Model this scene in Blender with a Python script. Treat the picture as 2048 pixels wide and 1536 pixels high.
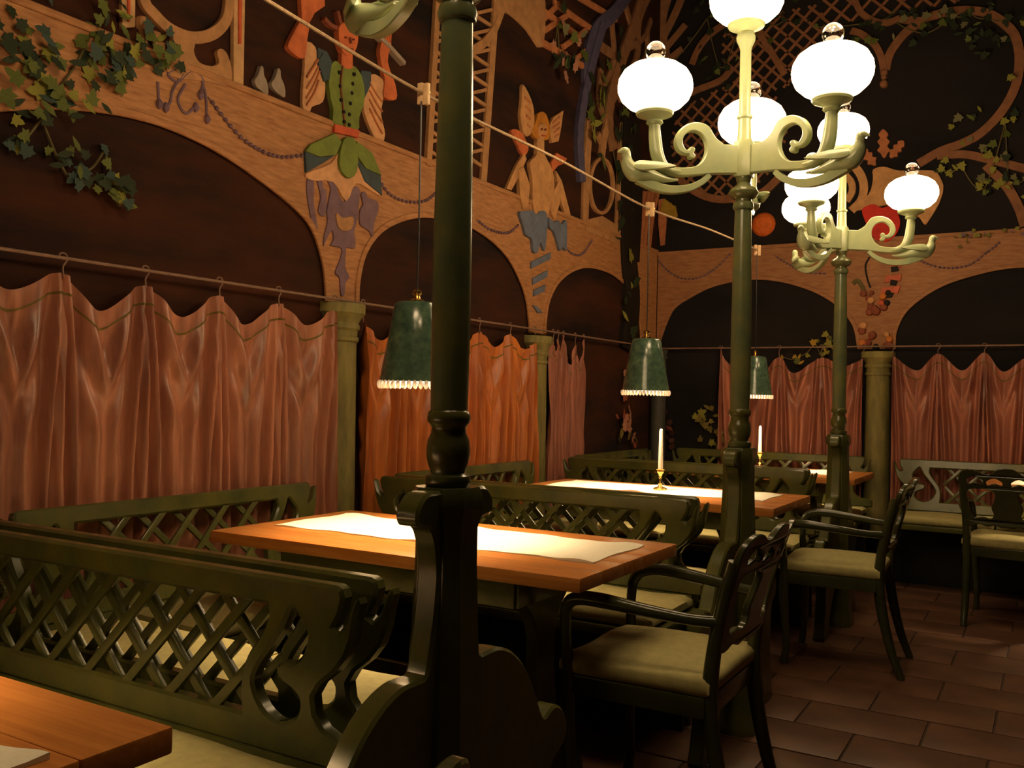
import bpy, bmesh, math, random
from mathutils import Vector, Matrix
from mathutils.geometry import tessellate_polygon

for o in list(bpy.data.objects):
    bpy.data.objects.remove(o, do_unlink=True)
scene = bpy.context.scene
COL = scene.collection
PI = math.pi

# ------------------------------------------------------------------ camera
F_PX = 1838.8                      # focal length in pixels of the 2048 x 1536 frame
YAW, PITCH, ROLL = 0.53247, 0.013583, 0.020328
cam_data = bpy.data.cameras.new('camera')
cam = bpy.data.objects.new('camera', cam_data)
COL.objects.link(cam)
cam_data.sensor_fit = 'HORIZONTAL'
cam_data.sensor_width = 36.0
cam_data.lens = F_PX / 2048.0 * 36.0
cam_data.clip_start = 0.05
cam.matrix_world = (Matrix.Translation((0, 0, 1.22)) @ Matrix.Rotation(YAW, 4, 'Z')
                    @ Matrix.Rotation(PI / 2, 4, 'X') @ Matrix.Rotation(PITCH, 4, 'X') @ Matrix.Rotation(ROLL, 4, 'Z'))
scene.camera = cam

# ------------------------------------------------------------------ world, exposure
world = bpy.data.worlds.new('night')
scene.world = world
world.use_nodes = True
world.node_tree.nodes['Background'].inputs[0].default_value = (0.012, 0.009, 0.007, 1)
world.node_tree.nodes['Background'].inputs[1].default_value = 0.6
vs = scene.view_settings
vs.view_transform = 'Standard'
vs.look = 'None'
vs.exposure = 0.08
vs.gamma = 1.0
vs.use_curve_mapping = False
GLOBE_POWER = 22.0                 # radiance of the milk-glass globes
BULB_POWER = 2000.0                 # radiance of the small bulbs in the table pendants

# ------------------------------------------------------------------ materials
MATS = {}

def principled(name, col, rough=0.6, var=0.25, scale=12.0, stretch=(1, 1, 1), bump=0.0, spec=0.4, col2=None, metal=0.0, coat=0.0, sheen=0.0, trans=0.0, rvar=0.0):
    m = bpy.data.materials.new(name)
    m.use_nodes = True
    nt = m.node_tree
    b = nt.nodes['Principled BSDF']
    b.inputs['Roughness'].default_value = rough
    b.inputs['Specular IOR Level'].default_value = spec
    b.inputs['Metallic'].default_value = metal
    b.inputs['Coat Weight'].default_value = coat
    b.inputs['Coat Roughness'].default_value = 0.25
    if sheen:
        b.inputs['Sheen Weight'].default_value = sheen
    if trans:
        b.inputs['Transmission Weight'].default_value = trans
    tc = nt.nodes.new('ShaderNodeTexCoord')
    mp = nt.nodes.new('ShaderNodeMapping')
    mp.inputs['Scale'].default_value = stretch
    nt.links.new(tc.outputs['Object'], mp.inputs[0])
    nz = nt.nodes.new('ShaderNodeTexNoise')
    nz.inputs['Scale'].default_value = scale
    nz.inputs['Detail'].default_value = 6
    nz.inputs['Roughness'].default_value = 0.62
    nt.links.new(mp.outputs[0], nz.inputs['Vector'])
    cr = nt.nodes.new('ShaderNodeValToRGB')
    lo = col2 if col2 else tuple(c * (1 - var) for c in col)
    hi = col if col2 else tuple(min(1, c * (1 + var)) for c in col)
    cr.color_ramp.elements[0].position = 0.32
    cr.color_ramp.elements[1].position = 0.68
    cr.color_ramp.elements[0].color = (*lo, 1)
    cr.color_ramp.elements[1].color = (*hi, 1)
    nt.links.new(nz.outputs[0], cr.inputs[0])
    nt.links.new(cr.outputs[0], b.inputs['Base Color'])
    if bump:
        bp = nt.nodes.new('ShaderNodeBump')
        bp.inputs['Strength'].default_value = bump
        bp.inputs['Distance'].default_value = 0.01
        nt.links.new(nz.outputs[0], bp.inputs['Height'])
        nt.links.new(bp.outputs[0], b.inputs['Normal'])
    MATS[name] = m
    return m

def emitter(name, col, strength):
    m = bpy.data.materials.new(name)
    m.use_nodes = True
    nt = m.node_tree
    nt.nodes.remove(nt.nodes['Principled BSDF'])
    e = nt.nodes.new('ShaderNodeEmission')
    e.inputs[0].default_value = (*col, 1)
    e.inputs[1].default_value = strength
    nt.links.new(e.outputs[0], nt.nodes['Material Output'].inputs[0])
    MATS[name] = m
    return m

WARM = (1.0, 0.69, 0.37)
emitter('globe_light', WARM, GLOBE_POWER)
emitter('bulb_light', (1.0, 0.70, 0.40), BULB_POWER)
principled('green_paint', (0.105, 0.100, 0.021), rough=0.24, scale=7, spec=0.5, bump=0.03, col2=(0.055, 0.064, 0.021))
principled('chair_green', (0.060, 0.060, 0.018), rough=0.2, scale=7, spec=0.5, bump=0.03, col2=(0.032, 0.038, 0.016))
principled('lamp_green_lit', (0.42, 0.46, 0.24), rough=0.24, scale=9, spec=0.55, col2=(0.30, 0.37, 0.22), bump=0.03)  # paler than the shaft paint: brightness from the nearby globes put into the colour
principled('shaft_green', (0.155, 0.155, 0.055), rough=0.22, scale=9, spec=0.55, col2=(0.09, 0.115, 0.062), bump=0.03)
principled('cushion', (0.42, 0.37, 0.15), rough=0.85, var=0.12, scale=30, bump=0.15)
principled('table_wood', (0.62, 0.245, 0.056), rough=0.34, scale=7, stretch=(0.5, 9, 9), col2=(0.43, 0.145, 0.026), bump=0.02, coat=0.2)
principled('runner_cloth', (0.88, 0.84, 0.69), rough=0.9, var=0.04, scale=60, bump=0.05)
principled('curtain_rose', (0.52, 0.215, 0.125), rough=0.36, scale=1.0, stretch=(15, 15, 1.3), spec=0.6, col2=(0.20, 0.075, 0.05))  # all curtain colours: dark vertical streaks paint in the shade of folds
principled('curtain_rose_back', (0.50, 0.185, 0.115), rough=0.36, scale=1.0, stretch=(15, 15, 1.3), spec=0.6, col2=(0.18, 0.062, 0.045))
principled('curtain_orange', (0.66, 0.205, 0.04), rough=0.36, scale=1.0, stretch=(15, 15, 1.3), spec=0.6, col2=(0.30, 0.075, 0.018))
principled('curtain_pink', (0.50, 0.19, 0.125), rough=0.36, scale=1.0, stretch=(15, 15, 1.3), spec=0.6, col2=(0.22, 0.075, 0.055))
principled('brass', (0.75, 0.50, 0.16), rough=0.25, var=0.1, metal=1.0)
principled('candle_wax', (0.85, 0.78, 0.68), rough=0.5, var=0.03)
principled('shade_green', (0.105, 0.18, 0.11), rough=0.2, scale=28, col2=(0.035, 0.075, 0.058), spec=0.7, bump=0.05)
principled('shade_lining', (0.75, 0.70, 0.58), rough=0.8, var=0.04)
principled('bead_glass', (0.95, 0.90, 0.85), rough=0.25, var=0.05, trans=0.35)
principled('clear_glass', (1, 1, 1), rough=0.03, var=0.0, trans=1.0, spec=0.5)
principled('black_metal', (0.012, 0.012, 0.012), rough=0.45, var=0.2)
principled('clamp_wood', (0.70, 0.46, 0.25), rough=0.6, var=0.15, scale=30)
principled('string_fibre', (0.36, 0.25, 0.15), rough=0.9, var=0.3, scale=90)
principled('rod_metal', (0.22, 0.13, 0.09), rough=0.5, var=0.2, scale=20)
principled('stone_tile', (0.17, 0.082, 0.045), rough=0.40, scale=4, col2=(0.085, 0.042, 0.027), bump=0.12, spec=0.4)
principled('tile_joint', (0.06, 0.034, 0.022), rough=0.9, var=0.2)
principled('dark_plaster', (0.02, 0.013, 0.010), rough=0.9, var=0.3, scale=3)
# mural paints
PAINT = dict(tan=(0.40, 0.20, 0.085), tanlight=(0.52, 0.30, 0.14), tan2=(0.22, 0.092, 0.042), tanbright=(0.52, 0.27, 0.11),
             redtan=(0.42, 0.15, 0.06), barktan=(0.24, 0.11, 0.05), red=(0.50, 0.09, 0.035), redbright=(0.55, 0.03, 0.02), redsoft=(0.55, 0.13, 0.07),
             redbrown=(0.22, 0.06, 0.03), skin=(0.52, 0.13, 0.045), skin2=(0.50, 0.24, 0.10), cream=(0.56, 0.29, 0.14), cream2=(0.50, 0.25, 0.10),
             figgreen=(0.15, 0.19, 0.035), navy=(0.045, 0.065, 0.075), purple=(0.17, 0.10, 0.13), blue=(0.075, 0.065, 0.12), blue2=(0.12, 0.14, 0.20),
             hair=(0.45, 0.17, 0.02), yellow=(0.34, 0.21, 0.025), black=(0.012, 0.008, 0.006), dove=(0.30, 0.23, 0.18),
             orangeball=(0.62, 0.13, 0.02), orange2=(0.50, 0.16, 0.03), olive=(0.11, 0.085, 0.03),
             leafdark=(0.02, 0.03, 0.012), leafteal=(0.035, 0.06, 0.05), leafgreen=(0.09, 0.11, 0.02), leafyellow=(0.21, 0.20, 0.03), leafpale=(0.16, 0.15, 0.07),
             leafolive=(0.16, 0.12, 0.025), flowerpink=(0.38, 0.17, 0.11), flowerred=(0.25, 0.06, 0.03), flowerdark=(0.06, 0.02, 0.012))
for k, c in PAINT.items():
    principled('paint_' + k, c, rough=0.7, var=0.22, scale=16, spec=0.25)
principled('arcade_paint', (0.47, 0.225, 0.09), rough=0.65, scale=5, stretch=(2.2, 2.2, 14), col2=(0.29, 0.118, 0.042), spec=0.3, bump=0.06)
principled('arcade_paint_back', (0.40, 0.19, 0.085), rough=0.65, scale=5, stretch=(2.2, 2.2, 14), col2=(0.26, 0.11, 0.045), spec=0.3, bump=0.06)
principled('column_paint', (0.27, 0.225, 0.07), rough=0.5, scale=6, stretch=(3, 3, .7), col2=(0.12, 0.11, 0.045), spec=0.3)
principled('column_grey', (0.08, 0.075, 0.06), rough=0.6, scale=6, stretch=(3, 3, .7), col2=(0.05, 0.05, 0.042), spec=0.3)
principled('wall_dusk', (0.058, 0.017, 0.007), rough=0.85, scale=1.5, stretch=(1, 0.7, 3.0), col2=(0.009, 0.006, 0.006), spec=0.15)
principled('wall_night', (0.018, 0.014, 0.014), rough=0.85, scale=1.2, stretch=(0.8, 1, 2.0), col2=(0.009, 0.008, 0.009), spec=0.15)

# ------------------------------------------------------------------ mesh helpers
def make_mesh(name, verts, faces, smooth=True, angle=40):
    me = bpy.data.meshes.new(name)
    me.from_pydata([tuple(v) for v in verts], [], [tuple(f) for f in faces])
    bm = bmesh.new(); bm.from_mesh(me)
    bmesh.ops.recalc_face_normals(bm, faces=bm.faces)
    bm.to_mesh(me); bm.free()
    if smooth:
        me.polygons.foreach_set('use_smooth', [True] * len(me.polygons))
        me.set_sharp_from_angle(angle=math.radians(angle))
    me.update()
    return me

def join_mesh(name, parts, **kw):
    V, Fc = [], []
    for v, f in parts:
        n = len(V)
        V += [tuple(q) for q in v]
        Fc += [tuple(i + n for i in q) for q in f]
    return make_mesh(name, V, Fc, **kw)

def obj(name, me, mat=None, parent=None, loc=(0, 0, 0), rot=(0, 0, 0), label=None):
    o = bpy.data.objects.new(name, me)
    COL.objects.link(o)
    if mat and me and not me.materials:
        me.materials.append(MATS[mat])
    o.location = loc
    o.rotation_euler = rot
    if parent:
        o.parent = parent
    if label:
        o['label'] = label
    return o

def tag(o, label, cat, group=None):
    o['label'] = label
    o['category'] = cat
    if group:
        o['group'] = group
    return o

def thing(name, label, cat, loc=(0, 0, 0), rz=0.0, group=None):
    o = bpy.data.objects.new(name, None)
    COL.objects.link(o)
    o.empty_display_size = 0.1
    o.location = loc
    o.rotation_euler = (0, 0, rz)
    return tag(o, label, cat, group)

def struct(o):
    o['kind'] = 'structure'
    return o

def copy_tree(root, loc, rz, label, group=None, parent=None):
    c = root.copy(); COL.objects.link(c)
    c.parent = parent
    if parent is None:
        c.location = loc; c.rotation_euler = (0, 0, rz); c['label'] = label
        if group: c['group'] = group
    for ch in [k for k in bpy.data.objects if k.parent == root]:
        copy_tree(ch, None, None, None, None, c)
    return c

def vf_box(x0, x1, y0, y1, z0, z1, b=0.0):
    if b <= 0:
        v = [(x, y, z) for x in (x0, x1) for y in (y0, y1) for z in (z0, z1)]
        f = [(0, 1, 3, 2), (4, 6, 7, 5), (0, 4, 5, 1), (2, 3, 7, 6), (0, 2, 6, 4), (1, 5, 7, 3)]
        return v, f
    b = min(b, (x1 - x0) / 2.01, (y1 - y0) / 2.01, (z1 - z0) / 2.01)
    bm = bmesh.new()
    bmesh.ops.create_cube(bm, size=1)
    for q in bm.verts:
        q.co = Vector((x0 + (q.co.x + .5) * (x1 - x0), y0 + (q.co.y + .5) * (y1 - y0), z0 + (q.co.z + .5) * (z1 - z0)))
    bmesh.ops.bevel(bm, geom=bm.edges[:], offset=b, segments=2, affect='EDGES', profile=0.6)
    bm.verts.index_update()
    v = [tuple(q.co) for q in bm.verts]; f = [tuple(w.index for w in q.verts) for q in bm.faces]
    bm.free()
    return v, f

def vf_lathe(prof, n=24, c=(0, 0)):
    v, f = [], []
    for r, z in prof:
        for k in range(n):
            a = 2 * PI * k / n
            v.append((c[0] + r * math.cos(a), c[1] + r * math.sin(a), z))
    m = len(prof)
    for i in range(m - 1):
        for k in range(n):
            f.append((i * n + k, i * n + (k + 1) % n, (i + 1) * n + (k + 1) % n, (i + 1) * n + k))
    f.append(tuple(range(n))); f.append(tuple((m - 1) * n + k for k in range(n)))
    return v, f

def vf_lathe_open(prof, n=24):
    v, f = vf_lathe(prof, n)
    return v, f[:-2]

def spline(pts, n=6, closed=False):
    P = [Vector(p) for p in pts]
    out = []
    m = len(P)
    rng = range(m) if closed else range(m - 1)
    for i in rng:
        p0 = P[(i - 1) % m] if closed or i > 0 else P[i] * 2 - P[i + 1]
        p1 = P[i]; p2 = P[(i + 1) % m]
        p3 = P[(i + 2) % m] if closed or i + 2 < m else P[i + 1] * 2 - P[i]
        for k in range(n):
            t = k / n
            out.append(0.5 * ((2 * p1) + (p2 - p0) * t + (2 * p0 - 5 * p1 + 4 * p2 - p3) * t * t + (3 * p1 - p0 - 3 * p2 + p3) * t ** 3))
    if not closed:
        out.append(P[-1])
    return out

def vf_tube(path, rad, n=10, flat=1.0, up=(0, 0, 1)):
    P = [Vector(p) for p in path]
    m = len(P)
    R = rad if isinstance(rad, (list, tuple)) else [rad] * m
    if len(R) != m:
        q = len(R) - 1
        R = [R[min(int(i / (m - 1) * q), q - 1)] * (1 - (i / (m - 1) * q - min(int(i / (m - 1) * q), q - 1))) + R[min(int(i / (m - 1) * q), q - 1) + 1] * (i / (m - 1) * q - min(int(i / (m - 1) * q), q - 1)) for i in range(m)]
    v, f = [], []
    side = None
    for i in range(m):
        t = (P[min(i + 1, m - 1)] - P[max(i - 1, 0)]).normalized()
        if side is None:
            u = Vector(up)
            if abs(t.dot(u)) > 0.9:
                u = Vector((1, 0, 0)) if abs(t.x) < 0.9 else Vector((0, 1, 0))
            side = t.cross(u).normalized()
        else:
            side = (side - t * side.dot(t)).normalized()
        w = side.cross(t)
        for k in range(n):
            a = 2 * PI * k / n
            v.append(P[i] + side * (math.cos(a) * R[i] * flat) + w * (math.sin(a) * R[i]))
    for i in range(m - 1):
        for k in range(n):
            f.append((i * n + k, i * n + (k + 1) % n, (i + 1) * n + (k + 1) % n, (i + 1) * n + k))
    f.append(tuple(range(n))); f.append(tuple((m - 1) * n + k for k in range(n)))
    return v, f

def area2(l):
    return sum(l[i][0] * l[(i + 1) % len(l)][1] - l[(i + 1) % len(l)][0] * l[i][1] for i in range(len(l)))

def inset(loop, d):
    n = len(loop); out = []
    for i in range(n):
        a = Vector(loop[i - 1]); b = Vector(loop[i]); c = Vector(loop[(i + 1) % n])
        e1 = (b - a); e2 = (c - b)
        if e1.length < 1e-7 or e2.length < 1e-7:
            out.append(tuple(b)); continue
        e1.normalize(); e2.normalize()
        nn = Vector((-e1.y - e2.y, e1.x + e2.x))
        if nn.length < 1e-5:
            out.append(tuple(b)); continue
        nn.normalize()
        k = min(1.6, 1 / max(0.35, nn.dot(Vector((-e1.y, e1.x)))))
        out.append(tuple(b + nn * d * k))
    return out

def vf_plate(outer, holes=(), t0=-0.015, t1=0.015, b=0.004, both=True):
    """flat board: outline(s) in (u, v), thickness along w from t0 to t1, chamfered edges. Returns (u, w, v)."""
    loops = [list(map(lambda q: (q[0], q[1]), outer))] + [list(map(lambda q: (q[0], q[1]), h)) for h in holes]
    if area2(loops[0]) < 0: loops[0].reverse()
    for i in range(1, len(loops)):
        if area2(loops[i]) > 0: loops[i].reverse()
    ins = [inset(l, b) for l in loops] if b > 0 else loops
    tri = tessellate_polygon([[Vector((p[0], p[1], 0)) for p in l] for l in ins])
    flat = [p for l in ins for p in l]
    full = [p for l in loops for p in l]
    N = len(flat)
    v = [(p[0], t0, p[1]) for p in flat] + [(p[0], t0 + b if both else t0, p[1]) for p in full] + [(p[0], t1 - b, p[1]) for p in full] + [(p[0], t1, p[1]) for p in flat]
    f = []
    for t in tri:
        f.append(tuple(t)); f.append(tuple(3 * N + i for i in reversed(t)))
    s = 0
    for l in loops:
        n = len(l)
        for i in range(n):
            j = (i + 1) % n
            for k in range(3):
                f.append((k * N + s + i, k * N + s + j, (k + 1) * N + s + j, (k + 1) * N + s + i))
        s += n
    return v, f

def vf_strip(pts, w, t0, t1, b=0.002, n=5):
    o = strip_outline(pts, w, n=n)
    m = len(o) // 2
    L, R = o[:m], o[m:][::-1]
    v, f = [], []
    for i in range(m):
        l, r = Vector(L[i]), Vector(R[i])
        d = (r - l).normalized() * b
        li, ri = l + d, r - d
        v += [(l.x, t0, l.y), (l.x, t1 - b, l.y), (li.x, t1, li.y), (ri.x, t1, ri.y), (r.x, t1 - b, r.y), (r.x, t0, r.y)]
    for i in range(m - 1):
        for k in range(6):
            j = (k + 1) % 6
            f.append((i * 6 + k, i * 6 + j, i * 6 + 6 + j, i * 6 + 6 + k))
    f.append(tuple(range(6))); f.append(tuple((m - 1) * 6 + k for k in range(6)))
    return v, f

def strip_outline(pts, w, taper=True, n=5):
    C = spline([(p[0], p[1]) for p in pts], n) if len(pts) > 2 else [Vector((p[0], p[1])) for p in pts]
    L, R = [], []
    m = len(C)
    ws = w if isinstance(w, (list, tuple)) else None
    for i, c in enumerate(C):
        t = (C[min(i + 1, m - 1)] - C[max(i - 1, 0)]).normalized()
        nn = Vector((-t.y, t.x))
        ww = w if ws is None else ws[0] + (ws[1] - ws[0]) * i / (m - 1)
        L.append(tuple(c + nn * ww / 2)); R.append(tuple(c - nn * ww / 2))
    return L + R[::-1]

def xf(vf, M):
    return [M @ Vector(v) for v in vf[0]], vf[1]

def mirror_x(pts):
    return [(-p[0], p[1]) for p in pts]
# mural relief: (thing, part, wall, kind, paint, width, layer, outline in wall metres)
MURAL = [
('scroll_balustrade', 'post', 'L', 'poly', 'tanlight', 0, 1, [(2.048, 2.654), (2.106, 2.677), (2.109, 2.506), (2.057, 2.484)]),
('scroll_balustrade', 'post_inlay', 'L', 'poly', 'red', 0, 2, [(2.067, 2.662), (2.083, 2.668), (2.084, 2.515), (2.076, 2.512)]),
('scroll_balustrade', 'ball', 'L', 'disc', 'tan', 0.028, 1, [(2.146, 2.534)]),
('scroll_balustrade', 'ball_stem', 'L', 'strip', 'tan', 0.022, 1, [(2.146, 2.516), (2.152, 2.46)]),
('scroll_balustrade', 'ring', 'L', 'strip', 'tan', 0.045, 1, [(2.137, 2.685), (2.15, 2.61), (2.191, 2.582), (2.244, 2.557), (2.306, 2.55), (2.369, 2.559), (2.442, 2.594), (2.5, 2.648), (2.532, 2.715), (2.541, 2.848)]),
('scroll_balustrade', 'scroll_body', 'L', 'poly', 'tan', 0, 1, [(2.275, 2.542), (2.377, 2.572), (2.367, 2.509), (2.396, 2.473), (2.454, 2.478), (2.489, 2.503), (2.478, 2.54), (2.498, 2.561), (2.529, 2.55), (2.552, 2.503), (2.554, 2.442), (2.507, 2.418), (2.423, 2.409), (2.265, 2.379), (2.24, 2.448), (2.277, 2.492)]),
('scroll_balustrade', 'scroll_arm', 'L', 'strip', 'tan', 0.03, 1, [(2.284, 2.526), (2.288, 2.499), (2.247, 2.478), (2.205, 2.486), (2.201, 2.522)]),
('scroll_balustrade', 'post', 'L', 'poly', 'tanlight', 0, 1, [(2.553, 2.857), (2.613, 2.881), (2.616, 2.44), (2.564, 2.432)]),
('scroll_balustrade', 'post_inlay', 'L', 'poly', 'red', 0, 2, [(2.571, 2.865), (2.592, 2.873), (2.595, 2.611), (2.582, 2.607)]),
('painted_dove.0', 'body', 'L', 'poly', 'dove', 0, 1, [(2.707, 2.56), (2.721, 2.556), (2.725, 2.528), (2.742, 2.505), (2.752, 2.47), (2.744, 2.449), (2.71, 2.458), (2.683, 2.47), (2.674, 2.492), (2.689, 2.513), (2.7, 2.541)]),
('painted_dove.1', 'body', 'L', 'poly', 'dove', 0, 1, [(2.803, 2.58), (2.817, 2.576), (2.821, 2.548), (2.839, 2.524), (2.849, 2.488), (2.841, 2.467), (2.806, 2.475), (2.777, 2.488), (2.768, 2.51), (2.784, 2.532), (2.795, 2.561)]),
('painted_figure', 'wing', 'L', 'poly', 'cream', 0, 1, [(2.962, 2.743), (3.028, 2.748), (3.08, 2.642), (3.098, 2.591), (3.084, 2.519), (3.015, 2.477), (2.997, 2.428), (2.959, 2.461), (2.956, 2.537), (2.965, 2.65)]),
('painted_figure', 'wing', 'L', 'poly', 'cream', 0, 1, [(3.407, 2.744), (3.502, 2.749), (3.512, 2.679), (3.496, 2.576), (3.53, 2.487), (3.494, 2.429), (3.436, 2.463), (3.365, 2.564), (3.374, 2.638)]),
('painted_figure', 'vest', 'L', 'poly', 'figgreen', 0, 2, [(3.153, 2.726), (3.118, 2.683), (3.113, 2.618), (3.125, 2.56), (3.147, 2.499), (3.156, 2.43), (3.315, 2.449), (3.327, 2.516), (3.361, 2.599), (3.358, 2.662), (3.331, 2.72), (3.28, 2.744), (3.239, 2.717), (3.197, 2.718)]),
('painted_figure', 'belt', 'L', 'poly', 'red', 0, 3, [(3.153, 2.438), (3.322, 2.453), (3.32, 2.417), (3.151, 2.399)]),
('painted_figure', 'skirt_leaf', 'L', 'poly', 'figgreen', 0, 3, [(3.154, 2.395), (3.001, 2.308), (2.968, 2.269), (3.06, 2.266), (3.164, 2.298), (3.202, 2.369)]),
('painted_figure', 'skirt_leaf', 'L', 'poly', 'figgreen', 0, 4, [(3.209, 2.382), (3.182, 2.283), (3.2, 2.23), (3.256, 2.212), (3.301, 2.252), (3.309, 2.325), (3.281, 2.4)]),
('painted_figure', 'skirt_leaf', 'L', 'poly', 'figgreen', 0, 3, [(3.306, 2.397), (3.42, 2.368), (3.491, 2.277), (3.375, 2.285), (3.29, 2.344)]),
('painted_figure', 'skirt_lining', 'L', 'poly', 'navy', 0, 2, [(2.971, 2.27), (2.981, 2.179), (3.093, 2.249), (3.164, 2.298), (3.06, 2.264)]),
('painted_figure', 'skirt_lining', 'L', 'poly', 'navy', 0, 2, [(3.294, 2.328), (3.375, 2.285), (3.491, 2.277), (3.506, 2.183), (3.377, 2.224)]),
('painted_figure', 'apron', 'L', 'poly', 'cream', 0, 1, [(2.984, 2.176), (3.142, 2.256), (3.21, 2.345), (3.283, 2.363), (3.376, 2.269), (3.502, 2.182), (3.426, 2.191), (3.317, 2.202), (3.253, 2.105), (3.162, 2.174), (3.025, 2.154)]),
('painted_figure', 'sleeve', 'L', 'poly', 'navy', 0, 2, [(3.034, 2.745), (3.093, 2.747), (3.127, 2.713), (3.113, 2.629), (3.081, 2.608), (3.04, 2.674)]),
('painted_figure', 'sleeve', 'L', 'poly', 'navy', 0, 2, [(3.334, 2.74), (3.407, 2.756), (3.409, 2.696), (3.364, 2.616), (3.325, 2.683)]),
('painted_figure', 'arm', 'L', 'poly', 'skin', 0, 2, [(2.94, 2.838), (2.983, 2.85), (2.971, 2.761), (2.958, 2.676), (2.906, 2.667), (2.861, 2.68), (2.86, 2.712), (2.917, 2.812)]),
('painted_figure', 'forearm', 'L', 'poly', 'skin', 0, 2, [(2.917, 2.982), (3.066, 3.042), (3.076, 2.946), (3.013, 2.892), (2.984, 2.841), (2.934, 2.832)]),
('painted_figure', 'arm', 'L', 'poly', 'skin', 0, 2, [(3.484, 2.934), (3.525, 2.968), (3.554, 2.938), (3.529, 2.844), (3.592, 2.752), (3.603, 2.68), (3.505, 2.664), (3.509, 2.752), (3.467, 2.86)]),
('painted_figure', 'neck', 'L', 'poly', 'skin', 0, 2, [(3.195, 2.784), (3.268, 2.799), (3.273, 2.73), (3.239, 2.712), (3.191, 2.713)]),
('painted_figure', 'head', 'L', 'poly', 'skin', 0, 3, [(3.165, 2.884), (3.211, 2.923), (3.267, 2.929), (3.296, 2.893), (3.291, 2.837), (3.257, 2.786), (3.209, 2.77), (3.17, 2.812)]),
('painted_figure', 'headdress_twig', 'L', 'strip', 'redbrown', 0.02, 2, [(3.078, 2.892), (3.114, 2.878), (3.16, 2.876)]),
('painted_figure', 'headdress_twig', 'L', 'strip', 'redbrown', 0.02, 2, [(3.162, 2.955), (3.177, 2.922), (3.192, 2.89)]),
('painted_figure', 'headdress_twig', 'L', 'strip', 'redbrown', 0.018, 2, [(3.227, 2.979), (3.214, 2.936), (3.211, 2.903)]),
('painted_figure', 'staff', 'L', 'strip', 'dove', 0.022, 3, [(3.426, 2.95), (3.548, 2.916), (3.659, 2.877)]),
('painted_figure', 'button', 'L', 'disc', 'black', 0.009, 3, [(3.277, 2.702)]),
('painted_figure', 'button', 'L', 'disc', 'black', 0.009, 3, [(3.272, 2.657)]),
('painted_figure', 'button', 'L', 'disc', 'black', 0.009, 3, [(3.268, 2.612)]),
('painted_figure', 'button', 'L', 'disc', 'black', 0.009, 3, [(3.258, 2.561)]),
('painted_figure', 'button', 'L', 'disc', 'black', 0.009, 3, [(3.253, 2.508)]),
('painted_figure', 'button', 'L', 'disc', 'black', 0.009, 3, [(3.253, 2.46)]),
('painted_figure', 'button', 'L', 'disc', 'black', 0.009, 3, [(3.177, 2.679)]),
('painted_figure', 'button', 'L', 'disc', 'black', 0.009, 3, [(3.185, 2.619)]),
('painted_figure', 'button', 'L', 'disc', 'black', 0.009, 3, [(3.193, 2.558)]),
('painted_figure', 'button', 'L', 'disc', 'black', 0.009, 3, [(3.212, 2.508)]),
('painted_figure', 'button', 'L', 'disc', 'black', 0.009, 3, [(3.217, 2.464)]),
('painted_figure', 'feather', 'L', 'strip', 'redtan', 0.008, 2, [(3.064, 2.731), (3.021, 2.665), (2.973, 2.595)]),
('painted_figure', 'feather', 'L', 'strip', 'redtan', 0.008, 2, [(3.059, 2.689), (3.023, 2.621), (2.975, 2.547)]),
('painted_figure', 'feather', 'L', 'strip', 'redtan', 0.008, 2, [(3.055, 2.647), (3.024, 2.58), (2.976, 2.504)]),
('painted_figure', 'feather', 'L', 'strip', 'redtan', 0.008, 2, [(3.051, 2.606), (3.025, 2.544), (2.977, 2.473)]),
('painted_figure', 'feather', 'L', 'strip', 'redtan', 0.008, 2, [(3.397, 2.705), (3.451, 2.663), (3.498, 2.638)]),
('painted_figure', 'feather', 'L', 'strip', 'redtan', 0.008, 2, [(3.399, 2.665), (3.453, 2.619), (3.5, 2.59)]),
('painted_figure', 'feather', 'L', 'strip', 'redtan', 0.008, 2, [(3.4, 2.622), (3.454, 2.572), (3.501, 2.539)]),
('painted_figure', 'feather', 'L', 'strip', 'redtan', 0.008, 2, [(3.402, 2.579), (3.456, 2.524), (3.503, 2.485)]),
('painted_figure', 'vest_seam', 'L', 'strip', 'redbrown', 0.007, 3, [(3.197, 2.715), (3.187, 2.629), (3.203, 2.542), (3.221, 2.44)]),
('painted_figure', 'eye', 'L', 'disc', 'redbrown', 0.0045, 5, [(3.203, 2.847)]),
('painted_figure', 'eye', 'L', 'disc', 'redbrown', 0.0045, 5, [(3.255, 2.855)]),
('painted_figure', 'nose', 'L', 'strip', 'redbrown', 0.007, 5, [(3.231, 2.856), (3.238, 2.831)]),
('painted_figure', 'mouth', 'L', 'strip', 'redbrown', 0.007, 5, [(3.215, 2.802), (3.257, 2.811)]),
('painted_figure', 'finger', 'L', 'strip', 'skin', 0.014, 3, [(3.491, 2.932), (3.482, 2.968)]),
('painted_figure', 'finger', 'L', 'strip', 'skin', 0.014, 3, [(3.507, 2.937), (3.501, 2.984)]),
('painted_figure', 'finger', 'L', 'strip', 'skin', 0.014, 3, [(3.522, 2.942), (3.521, 2.981)]),
('painted_figure', 'finger', 'L', 'strip', 'skin', 0.014, 3, [(3.538, 2.948), (3.54, 2.998)]),
('painted_ribbon_swag', 'drape', 'L', 'poly', 'purple', 0, 1, [(2.997, 2.158), (3.031, 2.16), (3.04, 2.127), (3.038, 2.063), (3.054, 2.007), (3.069, 1.936), (3.042, 1.946), (3.015, 2.015), (2.995, 2.094)]),
('painted_ribbon_swag', 'drape', 'L', 'poly', 'purple', 0, 1, [(3.06, 2.156), (3.084, 2.176), (3.1, 2.135), (3.12, 2.124), (3.12, 2.029), (3.095, 2.008), (3.068, 2.029), (3.083, 2.092)]),
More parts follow.
